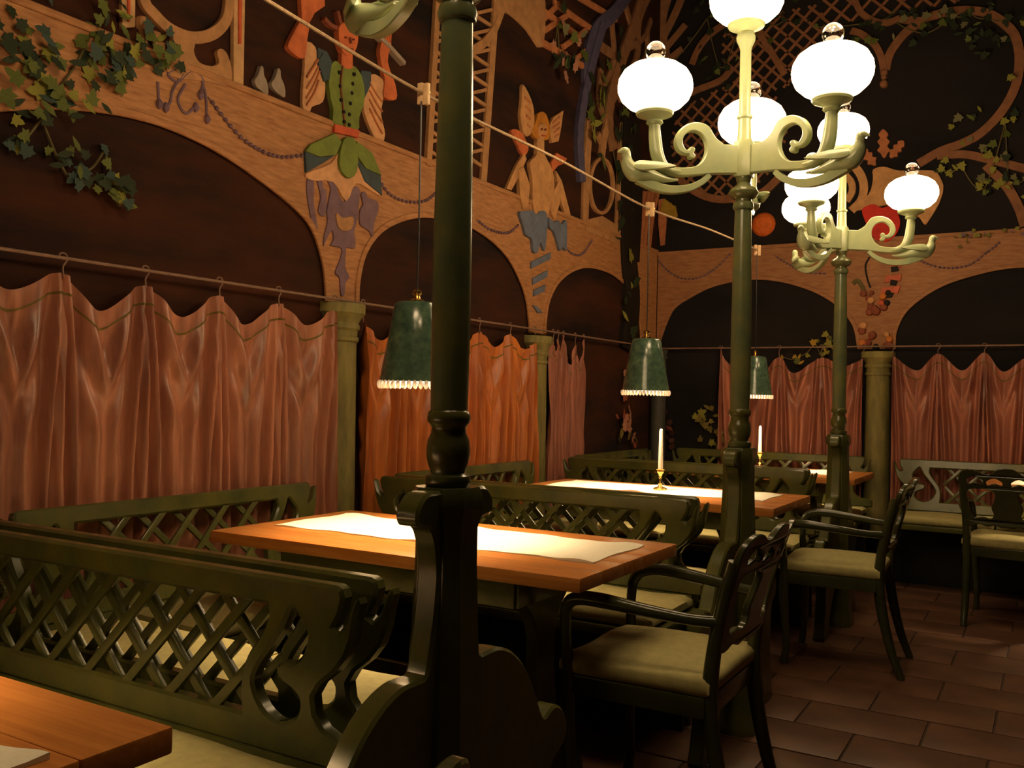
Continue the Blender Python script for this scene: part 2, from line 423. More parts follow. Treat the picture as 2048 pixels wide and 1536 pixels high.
('painted_ribbon_swag', 'bow', 'L', 'poly', 'purple', 0, 1, [(3.126, 2.175), (3.153, 2.194), (3.176, 2.176), (3.2, 2.13), (3.235, 2.101), (3.261, 2.132), (3.291, 2.174), (3.329, 2.19), (3.348, 2.17), (3.342, 2.101), (3.335, 2.037), (3.313, 1.971), (3.324, 1.941), (3.32, 1.899), (3.269, 1.894), (3.259, 1.885), (3.258, 1.802), (3.289, 1.76), (3.263, 1.731), (3.255, 1.674), (3.231, 1.671), (3.221, 1.746), (3.19, 1.768), (3.221, 1.833), (3.228, 1.885), (3.156, 1.887), (3.173, 1.917), (3.162, 1.956), (3.127, 1.91), (3.109, 1.877), (3.111, 1.927), (3.13, 1.986), (3.125, 2.04), (3.138, 2.103), (3.147, 2.145)]),
('painted_ribbon_swag', 'bow_opening', 'L', 'poly', 'tan', 0, 2, [(3.181, 2.038), (3.226, 2.025), (3.295, 2.043), (3.297, 1.999), (3.266, 1.972), (3.221, 1.965), (3.19, 1.988)]),
('painted_ribbon_swag', 'drape', 'L', 'poly', 'purple', 0, 1, [(3.356, 2.161), (3.386, 2.178), (3.403, 2.155), (3.436, 2.151), (3.478, 2.148), (3.488, 2.107), (3.457, 2.037), (3.448, 1.971), (3.425, 1.994), (3.392, 2.005), (3.353, 2.019), (3.351, 2.082), (3.372, 2.117)]),
('painted_trellis_pilaster', 'upright', 'L', 'strip', 'tan', 0.045, 1, [(3.953, 3.422), (3.895, 2.418)]),
('painted_trellis_pilaster', 'upright', 'L', 'strip', 'tan', 0.06, 1, [(4.548, 3.662), (4.433, 2.413)]),
('painted_trellis_pilaster', 'lath', 'L', 'strip', 'tan', 0.02, 0, [(3.942, 3.364), (4.521, 3.371)]),
('painted_trellis_pilaster', 'lath', 'L', 'strip', 'tan', 0.02, 0, [(4.512, 3.588), (3.935, 3.295)]),
('painted_trellis_pilaster', 'lath', 'L', 'strip', 'tan', 0.02, 0, [(3.937, 3.255), (4.509, 3.25)]),
('painted_trellis_pilaster', 'lath', 'L', 'strip', 'tan', 0.02, 0, [(4.5, 3.467), (3.93, 3.186)]),
('painted_trellis_pilaster', 'lath', 'L', 'strip', 'tan', 0.02, 0, [(3.931, 3.147), (4.497, 3.129)]),
('painted_trellis_pilaster', 'lath', 'L', 'strip', 'tan', 0.02, 0, [(4.489, 3.345), (3.925, 3.078)]),
('painted_trellis_pilaster', 'lath', 'L', 'strip', 'tan', 0.02, 0, [(3.926, 3.039), (4.485, 3.009)]),
('painted_trellis_pilaster', 'lath', 'L', 'strip', 'tan', 0.02, 0, [(4.477, 3.225), (3.92, 2.971)]),
('painted_trellis_pilaster', 'lath', 'L', 'strip', 'tan', 0.02, 0, [(3.921, 2.932), (4.474, 2.889)]),
('painted_trellis_pilaster', 'lath', 'L', 'strip', 'tan', 0.02, 0, [(4.465, 3.104), (3.915, 2.863)]),
('painted_trellis_pilaster', 'lath', 'L', 'strip', 'tan', 0.02, 0, [(3.916, 2.824), (4.462, 2.77)]),
('painted_trellis_pilaster', 'lath', 'L', 'strip', 'tan', 0.02, 0, [(4.454, 2.985), (3.91, 2.756)]),
('painted_trellis_pilaster', 'lath', 'L', 'strip', 'tan', 0.02, 0, [(3.911, 2.717), (4.45, 2.651)]),
('painted_trellis_pilaster', 'lath', 'L', 'strip', 'tan', 0.02, 0, [(4.442, 2.866), (3.905, 2.649)]),
('painted_trellis_pilaster', 'lath', 'L', 'strip', 'tan', 0.02, 0, [(3.906, 2.61), (4.439, 2.533)]),
('painted_trellis_pilaster', 'lath', 'L', 'strip', 'tan', 0.02, 0, [(4.43, 2.747), (3.9, 2.543)]),
('painted_trellis_pilaster', 'lath', 'L', 'strip', 'tan', 0.02, 0, [(3.901, 2.503), (4.427, 2.415)]),
('painted_trellis_pilaster', 'lath', 'L', 'strip', 'tan', 0.02, 0, [(4.419, 2.629), (3.895, 2.436)]),
('painted_trellis_pilaster', 'bracket', 'L', 'poly', 'tan', 0, 1, [(4.577, 3.644), (5.065, 3.838), (5.101, 3.451), (4.899, 3.491), (4.716, 3.511), (4.618, 3.493), (4.546, 3.436)]),
('painted_trellis_pilaster', 'brace', 'L', 'strip', 'tan', 0.05, 1, [(4.6, 3.504), (4.521, 3.363), (4.416, 3.247), (4.289, 3.156)]),
('painted_trellis_canopy', 'lath', 'L', 'strip', 'redtan', 0.04, 1, [(5.079, 3.479), (5.368, 3.498), (5.729, 3.52)]),
('painted_trellis_canopy', 'lath', 'L', 'strip', 'redtan', 0.04, 1, [(5.249, 3.796), (5.576, 3.808), (5.96, 3.833)]),
('painted_trellis_canopy', 'lath', 'L', 'strip', 'redtan', 0.04, 1, [(5.1, 3.627), (5.319, 3.813)]),
('painted_trellis_canopy', 'lath', 'L', 'strip', 'redtan', 0.04, 1, [(5.122, 3.564), (5.464, 3.8)]),
('painted_trellis_canopy', 'lath', 'L', 'strip', 'redtan', 0.04, 1, [(5.38, 3.545), (5.733, 3.788)]),
('painted_trellis_canopy', 'lath', 'L', 'strip', 'redtan', 0.04, 1, [(5.084, 3.685), (5.581, 3.699)]),
('painted_trellis_canopy', 'lath', 'L', 'strip', 'redtan', 0.04, 1, [(5.588, 3.537), (5.913, 3.773)]),
('painted_trellis_canopy', 'lath', 'L', 'strip', 'redtan', 0.04, 1, [(5.421, 3.946), (6.231, 4.04)]),
('painted_blue_ribbon', 'tail', 'L', 'strip', 'blue', 0.11, 2, [(6.543, 4.427), (6.184, 4.079), (5.877, 3.839), (5.756, 3.62), (5.734, 3.402)]),
('painted_blue_ribbon', 'tail', 'L', 'strip', 'blue', 0.09, 3, [(5.974, 3.91), (5.821, 3.606), (5.692, 3.285), (5.635, 2.992), (5.686, 2.71)]),
('painted_fairy', 'wing', 'L', 'poly', 'cream2', 0, 1, [(4.851, 3.136), (4.955, 3.076), (5.0, 2.996), (4.994, 2.902), (4.924, 2.833), (4.863, 2.848), (4.829, 2.939), (4.845, 3.044)]),
('painted_fairy', 'wing', 'L', 'poly', 'cream2', 0, 1, [(5.393, 3.126), (5.364, 2.999), (5.333, 2.905), (5.243, 2.872), (5.195, 2.965), (5.259, 3.046)]),
('painted_fairy', 'hair', 'L', 'poly', 'hair', 0, 2, [(5.094, 3.035), (5.153, 3.033), (5.194, 2.986), (5.214, 2.928), (5.177, 2.876), (5.048, 2.844), (4.985, 2.859), (4.973, 2.887), (5.013, 2.938), (5.042, 3.003)]),
('painted_fairy', 'face', 'L', 'poly', 'skin2', 0, 3, [(5.055, 2.939), (5.118, 2.966), (5.156, 2.945), (5.145, 2.895), (5.101, 2.859), (5.058, 2.872), (5.042, 2.904)]),
('painted_fairy', 'eye', 'L', 'disc', 'redbrown', 0.007, 5, [(5.075, 2.915)]),
('painted_fairy', 'eye', 'L', 'disc', 'redbrown', 0.007, 5, [(5.122, 2.925)]),
('painted_fairy', 'mouth', 'L', 'strip', 'red', 0.008, 5, [(5.081, 2.877), (5.12, 2.885)]),
('painted_fairy', 'feather', 'L', 'strip', 'redtan', 0.016, 2, [(4.874, 3.062), (4.946, 3.048)]),
('painted_fairy', 'feather', 'L', 'strip', 'redtan', 0.016, 2, [(5.238, 2.998), (5.338, 3.066)]),
('painted_fairy', 'feather', 'L', 'strip', 'redtan', 0.016, 2, [(4.885, 3.01), (4.948, 2.997)]),
('painted_fairy', 'feather', 'L', 'strip', 'redtan', 0.016, 2, [(5.248, 2.971), (5.339, 3.029)]),
('painted_fairy', 'feather', 'L', 'strip', 'redtan', 0.016, 2, [(4.895, 2.957), (4.95, 2.947)]),
('painted_fairy', 'feather', 'L', 'strip', 'redtan', 0.016, 2, [(5.258, 2.944), (5.341, 2.993)]),
('painted_fairy', 'feather', 'L', 'strip', 'redtan', 0.016, 2, [(4.905, 2.904), (4.952, 2.896)]),
('painted_fairy', 'feather', 'L', 'strip', 'redtan', 0.016, 2, [(5.269, 2.917), (5.342, 2.957)]),
('painted_fairy', 'arm', 'L', 'poly', 'skin', 0, 1, [(4.727, 2.812), (4.774, 2.84), (4.863, 2.838), (4.937, 2.775), (4.932, 2.739), (4.889, 2.703), (4.838, 2.721), (4.807, 2.754)]),
('painted_fairy', 'arm', 'L', 'poly', 'skin', 0, 1, [(5.313, 2.825), (5.465, 2.823), (5.431, 2.782), (5.34, 2.745), (5.262, 2.685), (5.244, 2.745)]),
('painted_fairy', 'body', 'L', 'poly', 'cream2', 0, 2, [(5.038, 2.847), (5.125, 2.868), (5.142, 2.773), (5.251, 2.693), (5.278, 2.581), (5.217, 2.431), (5.176, 2.361), (5.069, 2.342), (5.003, 2.422), (4.99, 2.574), (4.951, 2.677), (5.035, 2.748)]),
('painted_fairy', 'cloth', 'L', 'poly', 'cream2', 0, 1, [(4.888, 2.723), (4.793, 2.621), (4.684, 2.459), (4.745, 2.462), (4.844, 2.582), (4.92, 2.69)]),
('painted_fairy', 'cloth', 'L', 'poly', 'cream2', 0, 2, [(4.813, 2.605), (4.872, 2.634), (4.957, 2.536), (4.941, 2.411), (4.882, 2.369), (4.839, 2.451)]),
('painted_fairy', 'cloth', 'L', 'poly', 'cream2', 0, 1, [(5.307, 2.705), (5.39, 2.659), (5.529, 2.456), (5.458, 2.43), (5.359, 2.555)]),
('painted_fairy', 'cloth', 'L', 'poly', 'cream2', 0, 2, [(5.232, 2.508), (5.339, 2.648), (5.366, 2.513), (5.291, 2.381), (5.24, 2.415)]),
('painted_fairy', 'skirt', 'L', 'poly', 'blue2', 0, 3, [(4.824, 2.339), (4.893, 2.363), (4.984, 2.383), (5.036, 2.367), (5.088, 2.399), (5.157, 2.405), (5.181, 2.351), (5.172, 2.245), (5.154, 2.156), (5.118, 2.184), (5.092, 2.201), (5.061, 2.132), (5.006, 2.132), (4.983, 2.204), (4.909, 2.218), (4.876, 2.268)]),
('painted_fairy', 'skirt', 'L', 'poly', 'blue2', 0, 3, [(5.202, 2.376), (5.269, 2.361), (5.332, 2.383), (5.383, 2.365), (5.448, 2.4), (5.456, 2.211), (5.404, 2.216), (5.363, 2.187), (5.319, 2.247), (5.272, 2.298), (5.213, 2.315)]),
('painted_blue_stripe', 'stripe', 'L', 'poly', 'blue2', 0, 2, [(4.997, 2.063), (5.255, 2.162), (5.253, 2.117), (4.998, 2.021)]),
('painted_blue_stripe', 'stripe', 'L', 'poly', 'blue2', 0, 2, [(5.021, 1.964), (5.216, 2.04), (5.213, 1.996), (5.023, 1.923)]),
('painted_blue_stripe', 'stripe', 'L', 'poly', 'blue2', 0, 2, [(5.041, 1.893), (5.193, 1.943), (5.174, 1.897), (5.037, 1.851)]),
('painted_blue_stripe', 'stripe', 'L', 'poly', 'blue2', 0, 2, [(5.028, 1.796), (5.081, 1.796), (5.157, 1.759), (5.093, 1.755)]),
('painted_oval_frame', 'ring', 'L', 'strip', 'tan', 0.07, 1, [(6.251, 2.803), (6.246, 2.746), (6.225, 2.69), (6.191, 2.639), (6.145, 2.596), (6.092, 2.565), (6.035, 2.547), (5.978, 2.544), (5.925, 2.555), (5.88, 2.58), (5.845, 2.616), (5.822, 2.661), (5.812, 2.712), (5.817, 2.766), (5.836, 2.819), (5.867, 2.869), (5.909, 2.912), (5.96, 2.945), (6.016, 2.965), (6.074, 2.971), (6.129, 2.963), (6.177, 2.94), (6.216, 2.904), (6.241, 2.857), (6.251, 2.803)]),
('painted_oval_frame', 'post', 'L', 'strip', 'tan', 0.09, 1, [(5.808, 3.177), (5.774, 2.852), (5.761, 2.421)]),
('painted_oval_frame', 'post', 'L', 'strip', 'tan', 0.08, 1, [(6.41, 3.378), (6.351, 3.021), (6.322, 2.449)]),
('painted_oval_frame', 'foot', 'L', 'poly', 'tan', 0, 1, [(5.775, 2.465), (6.035, 2.54), (6.319, 2.516), (6.344, 2.377), (5.762, 2.386)]),
('painted_oval_frame', 'finial', 'L', 'strip', 'tan', 0.08, 1, [(6.016, 2.972), (6.06, 3.136), (6.156, 3.327)]),
('painted_oval_frame', 'finial', 'L', 'strip', 'tan', 0.05, 1, [(6.065, 3.027), (5.942, 3.113)]),
('painted_branch', 'bough', 'L', 'strip', 'barktan', 0.12, 1, [(6.23, 3.068), (6.129, 3.338), (6.335, 3.774), (6.531, 4.072), (6.792, 4.526)]),
('painted_branch', 'bough', 'L', 'strip', 'barktan', 0.07, 1, [(6.335, 3.774), (5.896, 3.774), (6.098, 4.028)]),
('painted_branch', 'bough', 'L', 'strip', 'barktan', 0.06, 1, [(6.531, 4.072), (6.311, 4.296)]),
('painted_branch', 'bough', 'L', 'strip', 'barktan', 0.07, 1, [(6.187, 3.428), (6.619, 3.867), (6.664, 4.198), (6.897, 4.527)]),
('painted_branch.1', 'bough', 'B', 'strip', 'barktan', 0.1, 1, [(-2.805, 4.034), (-2.846, 4.376), (-2.752, 4.69)]),
('painted_branch.1', 'bough', 'B', 'strip', 'barktan', 0.06, 1, [(-2.83, 4.206), (-2.724, 4.394), (-2.621, 4.621)]),
('painted_branch.1', 'bough', 'B', 'strip', 'barktan', 0.05, 1, [(-2.806, 4.118), (-2.628, 4.293)]),
('painted_branch.1', 'bough', 'B', 'strip', 'barktan', 0.05, 1, [(-2.761, 4.035), (-2.65, 4.099)]),
('painted_tree', 'trunk', 'L', 'strip', 'black', 0.26, 4, [(6.487, 3.361), (6.481, 2.667), (6.517, 2.288), (6.589, 1.987), (6.53, 1.595)]),
('painted_tree', 'trunk', 'L', 'strip', 'black', 0.16, 4, [(6.563, 3.382), (6.647, 2.854), (6.614, 2.301)]),
('painted_branch', 'bough', 'L', 'strip', 'barktan', 0.05, 1, [(5.995, 3.445), (6.2, 3.73), (6.16, 4.014), (6.313, 4.259)]),
('painted_branch', 'bough', 'L', 'strip', 'barktan', 0.05, 1, [(6.312, 3.465), (6.547, 3.727), (6.818, 3.973), (6.829, 4.178)]),
('painted_branch', 'bough', 'L', 'strip', 'barktan', 0.06, 1, [(6.136, 3.192), (5.964, 3.364), (5.988, 3.588)]),
('painted_branch', 'bough', 'L', 'strip', 'barktan', 0.05, 1, [(6.424, 3.88), (6.761, 4.093), (6.909, 4.288)]),
('painted_corner_bust', 'tassel', 'B', 'poly', 'redtan', 0, 1, [(-2.835, 2.873), (-2.783, 2.877), (-2.762, 2.701), (-2.775, 2.495), (-2.81, 2.489), (-2.831, 2.665)]),
('painted_corner_bust', 'flower', 'B', 'poly', 'yellow', 0, 2, [(-2.783, 2.877), (-2.716, 2.829), (-2.685, 2.777), (-2.701, 2.696), (-2.758, 2.734), (-2.816, 2.788)]),
('painted_corner_bust', 'flower', 'B', 'poly', 'yellow', 0, 2, [(-2.729, 2.814), (-2.686, 2.81), (-2.667, 2.726), (-2.705, 2.696)]),
('painted_corner_fringe', 'strand', 'L', 'strip', 'redtan', 0.035, 2, [(6.829, 2.872), (6.736, 2.674), (6.668, 2.407)]),
('painted_corner_fringe', 'strand', 'L', 'strip', 'redtan', 0.035, 2, [(6.913, 2.888), (6.817, 2.689), (6.748, 2.419)]),
('painted_corner_fringe', 'strand', 'L', 'strip', 'redtan', 0.035, 2, [(6.997, 2.906), (6.9, 2.704), (6.83, 2.431)]),
('painted_corner_fringe', 'strand', 'L', 'strip', 'redtan', 0.035, 2, [(7.106, 2.927), (7.006, 2.723), (6.934, 2.447)]),
('painted_lattice_ring', 'arc', 'B', 'strip', 'tan2', 0.05, 1, [(-2.57, 3.954), (-2.505, 4.086), (-2.419, 4.172), (-2.3, 4.231), (-2.139, 4.256)]),
('painted_lattice_ring', 'arc', 'B', 'strip', 'tan2', 0.05, 1, [(-2.583, 3.718), (-2.503, 3.743), (-2.321, 3.787), (-2.233, 3.878)]),
('painted_lattice_ring', 'arc', 'B', 'strip', 'tan2', 0.06, 1, [(-2.701, 3.149), (-2.647, 3.02), (-2.534, 2.919), (-2.395, 2.849), (-2.247, 2.823), (-1.996, 2.844), (-1.843, 2.957)]),
('painted_lattice_ring', 'arc', 'B', 'strip', 'tan2', 0.05, 1, [(-2.43, 4.581), (-2.221, 4.336), (-2.017, 4.099), (-1.817, 3.751)]),
('painted_lattice_ring', 'lath', 'B', 'strip', 'tan2', 0.02, 0, [(-2.105, 2.879), (-1.822, 3.162)]),
('painted_lattice_ring', 'lath', 'B', 'strip', 'tan2', 0.02, 0, [(-2.253, 2.851), (-1.794, 3.31)]),
('painted_lattice_ring', 'lath', 'B', 'strip', 'tan2', 0.02, 0, [(-2.363, 2.862), (-1.805, 3.42)]),
('painted_lattice_ring', 'lath', 'B', 'strip', 'tan2', 0.02, 0, [(-2.454, 2.891), (-1.834, 3.511)]),
('painted_lattice_ring', 'lath', 'B', 'strip', 'tan2', 0.02, 0, [(-2.531, 2.934), (-1.877, 3.588)]),
('painted_lattice_ring', 'lath', 'B', 'strip', 'tan2', 0.02, 0, [(-2.596, 2.989), (-1.932, 3.653)]),
('painted_lattice_ring', 'lath', 'B', 'strip', 'tan2', 0.02, 0, [(-2.651, 3.054), (-1.997, 3.708)]),
('painted_lattice_ring', 'lath', 'B', 'strip', 'tan2', 0.02, 0, [(-2.694, 3.131), (-2.074, 3.751)]),
('painted_lattice_ring', 'lath', 'B', 'strip', 'tan2', 0.02, 0, [(-2.723, 3.222), (-2.165, 3.78)]),
('painted_lattice_ring', 'lath', 'B', 'strip', 'tan2', 0.02, 0, [(-2.734, 3.332), (-2.353, 3.713)]),
('painted_lattice_ring', 'lath', 'B', 'strip', 'tan2', 0.02, 0, [(-2.706, 3.48), (-2.533, 3.653)]),
('painted_lattice_ring', 'lath', 'B', 'strip', 'tan2', 0.02, 0, [(-2.706, 3.162), (-2.423, 2.879)]),
('painted_lattice_ring', 'lath', 'B', 'strip', 'tan2', 0.02, 0, [(-2.734, 3.31), (-2.275, 2.851)]),
('painted_lattice_ring', 'lath', 'B', 'strip', 'tan2', 0.02, 0, [(-2.723, 3.42), (-2.165, 2.862)]),
('painted_lattice_ring', 'lath', 'B', 'strip', 'tan2', 0.02, 0, [(-2.694, 3.511), (-2.074, 2.891)]),
('painted_lattice_ring', 'lath', 'B', 'strip', 'tan2', 0.02, 0, [(-2.651, 3.588), (-1.997, 2.934)]),
('painted_lattice_ring', 'lath', 'B', 'strip', 'tan2', 0.02, 0, [(-2.574, 3.631), (-1.932, 2.989)]),
('painted_lattice_ring', 'lath', 'B', 'strip', 'tan2', 0.02, 0, [(-2.486, 3.664), (-1.877, 3.054)]),
('painted_lattice_ring', 'lath', 'B', 'strip', 'tan2', 0.02, 0, [(-2.401, 3.699), (-1.834, 3.131)]),
('painted_lattice_ring', 'lath', 'B', 'strip', 'tan2', 0.02, 0, [(-2.306, 3.724), (-1.805, 3.222)]),
('painted_lattice_ring', 'lath', 'B', 'strip', 'tan2', 0.02, 0, [(-2.222, 3.76), (-1.794, 3.332)]),
('painted_lattice_ring', 'lath', 'B', 'strip', 'tan2', 0.02, 0, [(-2.105, 3.763), (-1.822, 3.48)]),
('painted_lattice_ring', 'lath', 'B', 'strip', 'tan2', 0.02, 0, [(-1.827, 3.652), (-1.529, 3.95)]),
('painted_lattice_ring', 'lath', 'B', 'strip', 'tan2', 0.02, 0, [(-1.956, 3.643), (-1.52, 4.079)]),
('painted_lattice_ring', 'lath', 'B', 'strip', 'tan2', 0.02, 0, [(-2.054, 3.665), (-1.542, 4.177)]),
('painted_lattice_ring', 'lath', 'B', 'strip', 'tan2', 0.02, 0, [(-2.134, 3.705), (-1.591, 4.248)]),
('painted_lattice_ring', 'lath', 'B', 'strip', 'tan2', 0.02, 0, [(-2.201, 3.758), (-1.712, 4.247)]),
('painted_lattice_ring', 'lath', 'B', 'strip', 'tan2', 0.02, 0, [(-2.254, 3.825), (-1.833, 4.246)]),
('painted_lattice_ring', 'lath', 'B', 'strip', 'tan2', 0.02, 0, [(-2.294, 3.905), (-1.956, 4.244)]),
('painted_lattice_ring', 'lath', 'B', 'strip', 'tan2', 0.02, 0, [(-2.316, 4.003), (-2.072, 4.247)]),
('painted_lattice_ring', 'lath', 'B', 'strip', 'tan2', 0.02, 0, [(-2.307, 4.132), (-2.191, 4.249)]),
('painted_lattice_ring', 'lath', 'B', 'strip', 'tan2', 0.02, 0, [(-2.307, 3.95), (-2.009, 3.652)]),
('painted_lattice_ring', 'lath', 'B', 'strip', 'tan2', 0.02, 0, [(-2.316, 4.079), (-1.88, 3.643)]),
('painted_lattice_ring', 'lath', 'B', 'strip', 'tan2', 0.02, 0, [(-2.294, 4.177), (-1.782, 3.665)]),
('painted_lattice_ring', 'lath', 'B', 'strip', 'tan2', 0.02, 0, [(-2.245, 4.248), (-1.702, 3.705)]),
('painted_lattice_ring', 'lath', 'B', 'strip', 'tan2', 0.02, 0, [(-2.124, 4.247), (-1.635, 3.758)]),
('painted_lattice_ring', 'lath', 'B', 'strip', 'tan2', 0.02, 0, [(-2.003, 4.246), (-1.582, 3.825)]),
('painted_lattice_ring', 'lath', 'B', 'strip', 'tan2', 0.02, 0, [(-1.88, 4.244), (-1.542, 3.905)]),
('painted_lattice_ring', 'lath', 'B', 'strip', 'tan2', 0.02, 0, [(-1.764, 4.247), (-1.52, 4.003)]),
('painted_lattice_ring', 'lath', 'B', 'strip', 'tan2', 0.02, 0, [(-1.645, 4.249), (-1.529, 4.132)]),
('painted_trellis_arch', 'arc', 'B', 'strip', 'tan2', 0.045, 1, [(-1.312, 4.303), (-1.299, 4.206), (-1.254, 4.115), (-1.165, 4.04), (-1.079, 4.012), (-0.994, 4.03)]),
('painted_trellis_arch', 'arc', 'B', 'strip', 'tan2', 0.05, 1, [(-1.33, 4.001), (-1.252, 3.957), (-1.163, 3.866), (-1.113, 3.753), (-1.095, 3.646)]),
('painted_trellis_arch', 'arc', 'B', 'strip', 'tan2', 0.06, 1, [(-0.836, 3.977), (-0.908, 3.946), (-0.971, 3.9), (-1.054, 3.789), (-1.085, 3.667)]),
('painted_trellis_arch', 'arc', 'B', 'strip', 'tan2', 0.06, 1, [(-0.994, 4.03), (-0.857, 3.981), (-0.795, 4.003), (-0.663, 4.014), (-0.543, 3.999), (-0.425, 3.954), (-0.338, 3.883), (-0.261, 3.781), (-0.229, 3.657), (-0.229, 3.517), (-0.256, 3.392), (-0.331, 3.251), (-0.445, 3.13), (-0.571, 3.064), (-0.711, 3.025), (-0.854, 2.952)]),
('painted_trellis_arch', 'arc', 'B', 'strip', 'tan2', 0.055, 1, [(-0.731, 2.994), (-0.561, 2.985), (-0.413, 2.935), (-0.19, 2.846), (-0.073, 2.801)]),
('painted_trellis_arch', 'arc', 'B', 'strip', 'tan2', 0.06, 1, [(-0.422, 2.893), (-0.296, 2.738), (-0.219, 2.581), (-0.18, 2.449)]),
('painted_trellis_arch', 'pendant_knob', 'B', 'disc', 'tan2', 0.028, 2, [(-1.095, 3.646)]),
('painted_trellis_arch', 'pendant_knob', 'B', 'disc', 'tan2', 0.022, 2, [(-1.095, 3.614)]),
('painted_trellis_arch', 'pendant_knob', 'B', 'disc', 'tan2', 0.03, 2, [(-1.096, 3.566)]),
('painted_trellis_arch', 'lath', 'B', 'strip', 'tan2', 0.02, 0, [(0.016, 2.952), (0.113, 3.049)]),
('painted_trellis_arch', 'lath', 'B', 'strip', 'tan2', 0.02, 0, [(-0.1, 2.956), (0.098, 3.154)]),
('painted_trellis_arch', 'lath', 'B', 'strip', 'tan2', 0.02, 0, [(-0.032, 3.145), (0.06, 3.237)]),
('painted_trellis_arch', 'lath', 'B', 'strip', 'tan2', 0.02, 0, [(-0.107, 3.03), (-0.032, 2.955)]),
('painted_trellis_arch', 'lath', 'B', 'strip', 'tan2', 0.02, 0, [(-0.055, 3.098), (0.09, 2.953)]),
('painted_trellis_arch', 'lath', 'B', 'strip', 'tan2', 0.02, 0, [(-0.015, 3.179), (0.113, 3.051)]),
('painted_trellis_arch', 'lath', 'B', 'strip', 'tan2', 0.02, 0, [(0.02, 3.263), (0.077, 3.207)]),
('painted_trellis_arch', 'lath', 'B', 'strip', 'tan2', 0.02, 0, [(0.081, 4.073), (0.153, 4.145)]),
('painted_trellis_arch', 'lath', 'B', 'strip', 'tan2', 0.02, 0, [(-0.055, 4.079), (0.143, 4.277)]),
('painted_trellis_arch', 'lath', 'B', 'strip', 'tan2', 0.02, 0, [(-0.189, 4.086), (0.008, 4.284)]),
('painted_trellis_arch', 'lath', 'B', 'strip', 'tan2', 0.02, 0, [(-0.342, 4.075), (-0.132, 4.285)]),
('painted_trellis_arch', 'lath', 'B', 'strip', 'tan2', 0.02, 0, [(-0.486, 4.072), (-0.268, 4.29)]),
('painted_trellis_arch', 'lath', 'B', 'strip', 'tan2', 0.02, 0, [(-0.616, 4.083), (-0.414, 4.286)]),
('painted_trellis_arch', 'lath', 'B', 'strip', 'tan2', 0.02, 0, [(-0.768, 4.073), (-0.544, 4.297)]),
('painted_trellis_arch', 'lath', 'B', 'strip', 'tan2', 0.02, 0, [(-0.899, 4.083), (-0.697, 4.286)]),
('painted_trellis_arch', 'lath', 'B', 'strip', 'tan2', 0.02, 0, [(-1.046, 4.077), (-0.829, 4.295)]),
('painted_trellis_arch', 'lath', 'B', 'strip', 'tan2', 0.02, 0, [(-1.186, 4.08), (-0.976, 4.289)]),
('painted_trellis_arch', 'lath', 'B', 'strip', 'tan2', 0.02, 0, [(-1.33, 4.076), (-1.115, 4.292)]),
('painted_trellis_arch', 'lath', 'B', 'strip', 'tan2', 0.02, 0, [(-1.471, 4.077), (-1.257, 4.292)]),
('painted_trellis_arch', 'lath', 'B', 'strip', 'tan2', 0.02, 0, [(-1.547, 4.143), (-1.403, 4.287)]),
('painted_trellis_arch', 'lath', 'B', 'strip', 'tan2', 0.02, 0, [(-1.547, 4.145), (-1.475, 4.073)]),
('painted_trellis_arch', 'lath', 'B', 'strip', 'tan2', 0.02, 0, [(-1.537, 4.277), (-1.339, 4.079)]),
('painted_trellis_arch', 'lath', 'B', 'strip', 'tan2', 0.02, 0, [(-1.402, 4.284), (-1.205, 4.086)]),
('painted_trellis_arch', 'lath', 'B', 'strip', 'tan2', 0.02, 0, [(-1.262, 4.285), (-1.052, 4.075)]),
('painted_trellis_arch', 'lath', 'B', 'strip', 'tan2', 0.02, 0, [(-1.126, 4.29), (-0.908, 4.072)]),
('painted_trellis_arch', 'lath', 'B', 'strip', 'tan2', 0.02, 0, [(-0.98, 4.286), (-0.778, 4.083)]),
('painted_trellis_arch', 'lath', 'B', 'strip', 'tan2', 0.02, 0, [(-0.85, 4.297), (-0.626, 4.073)]),
('painted_trellis_arch', 'lath', 'B', 'strip', 'tan2', 0.02, 0, [(-0.697, 4.286), (-0.495, 4.083)]),
('painted_trellis_arch', 'lath', 'B', 'strip', 'tan2', 0.02, 0, [(-0.565, 4.295), (-0.348, 4.077)]),
('painted_trellis_arch', 'lath', 'B', 'strip', 'tan2', 0.02, 0, [(-0.418, 4.289), (-0.208, 4.08)]),
('painted_trellis_arch', 'lath', 'B', 'strip', 'tan2', 0.02, 0, [(-0.279, 4.292), (-0.064, 4.076)]),
('painted_trellis_arch', 'lath', 'B', 'strip', 'tan2', 0.02, 0, [(-0.137, 4.292), (0.077, 4.077)]),
('painted_trellis_arch', 'lath', 'B', 'strip', 'tan2', 0.02, 0, [(0.009, 4.287), (0.153, 4.143)]),
('painted_oak_crown', 'leaf', 'B', 'poly', 'redtan', 0, 1, [(-1.077, 3.023), (-1.063, 3.052), (-1.044, 3.071), (-1.065, 3.104), (-1.048, 3.134), (-1.07, 3.163), (-1.059, 3.187), (-1.074, 3.213), (-1.095, 3.231), (-1.114, 3.217), (-1.127, 3.193), (-1.115, 3.167), (-1.134, 3.142), (-1.115, 3.109), (-1.134, 3.079), (-1.113, 3.057), (-1.095, 3.024)]),
('painted_oak_crown', 'leaf', 'B', 'poly', 'redtan', 0, 1, [(-1.139, 2.977), (-1.143, 3.005), (-1.138, 3.028), (-1.166, 3.038), (-1.168, 3.067), (-1.194, 3.074), (-1.198, 3.095), (-1.218, 3.105), (-1.239, 3.105), (-1.246, 3.084), (-1.243, 3.061), (-1.224, 3.051), (-1.226, 3.023), (-1.199, 3.013), (-1.199, 2.983), (-1.176, 2.98), (-1.151, 2.968)]),
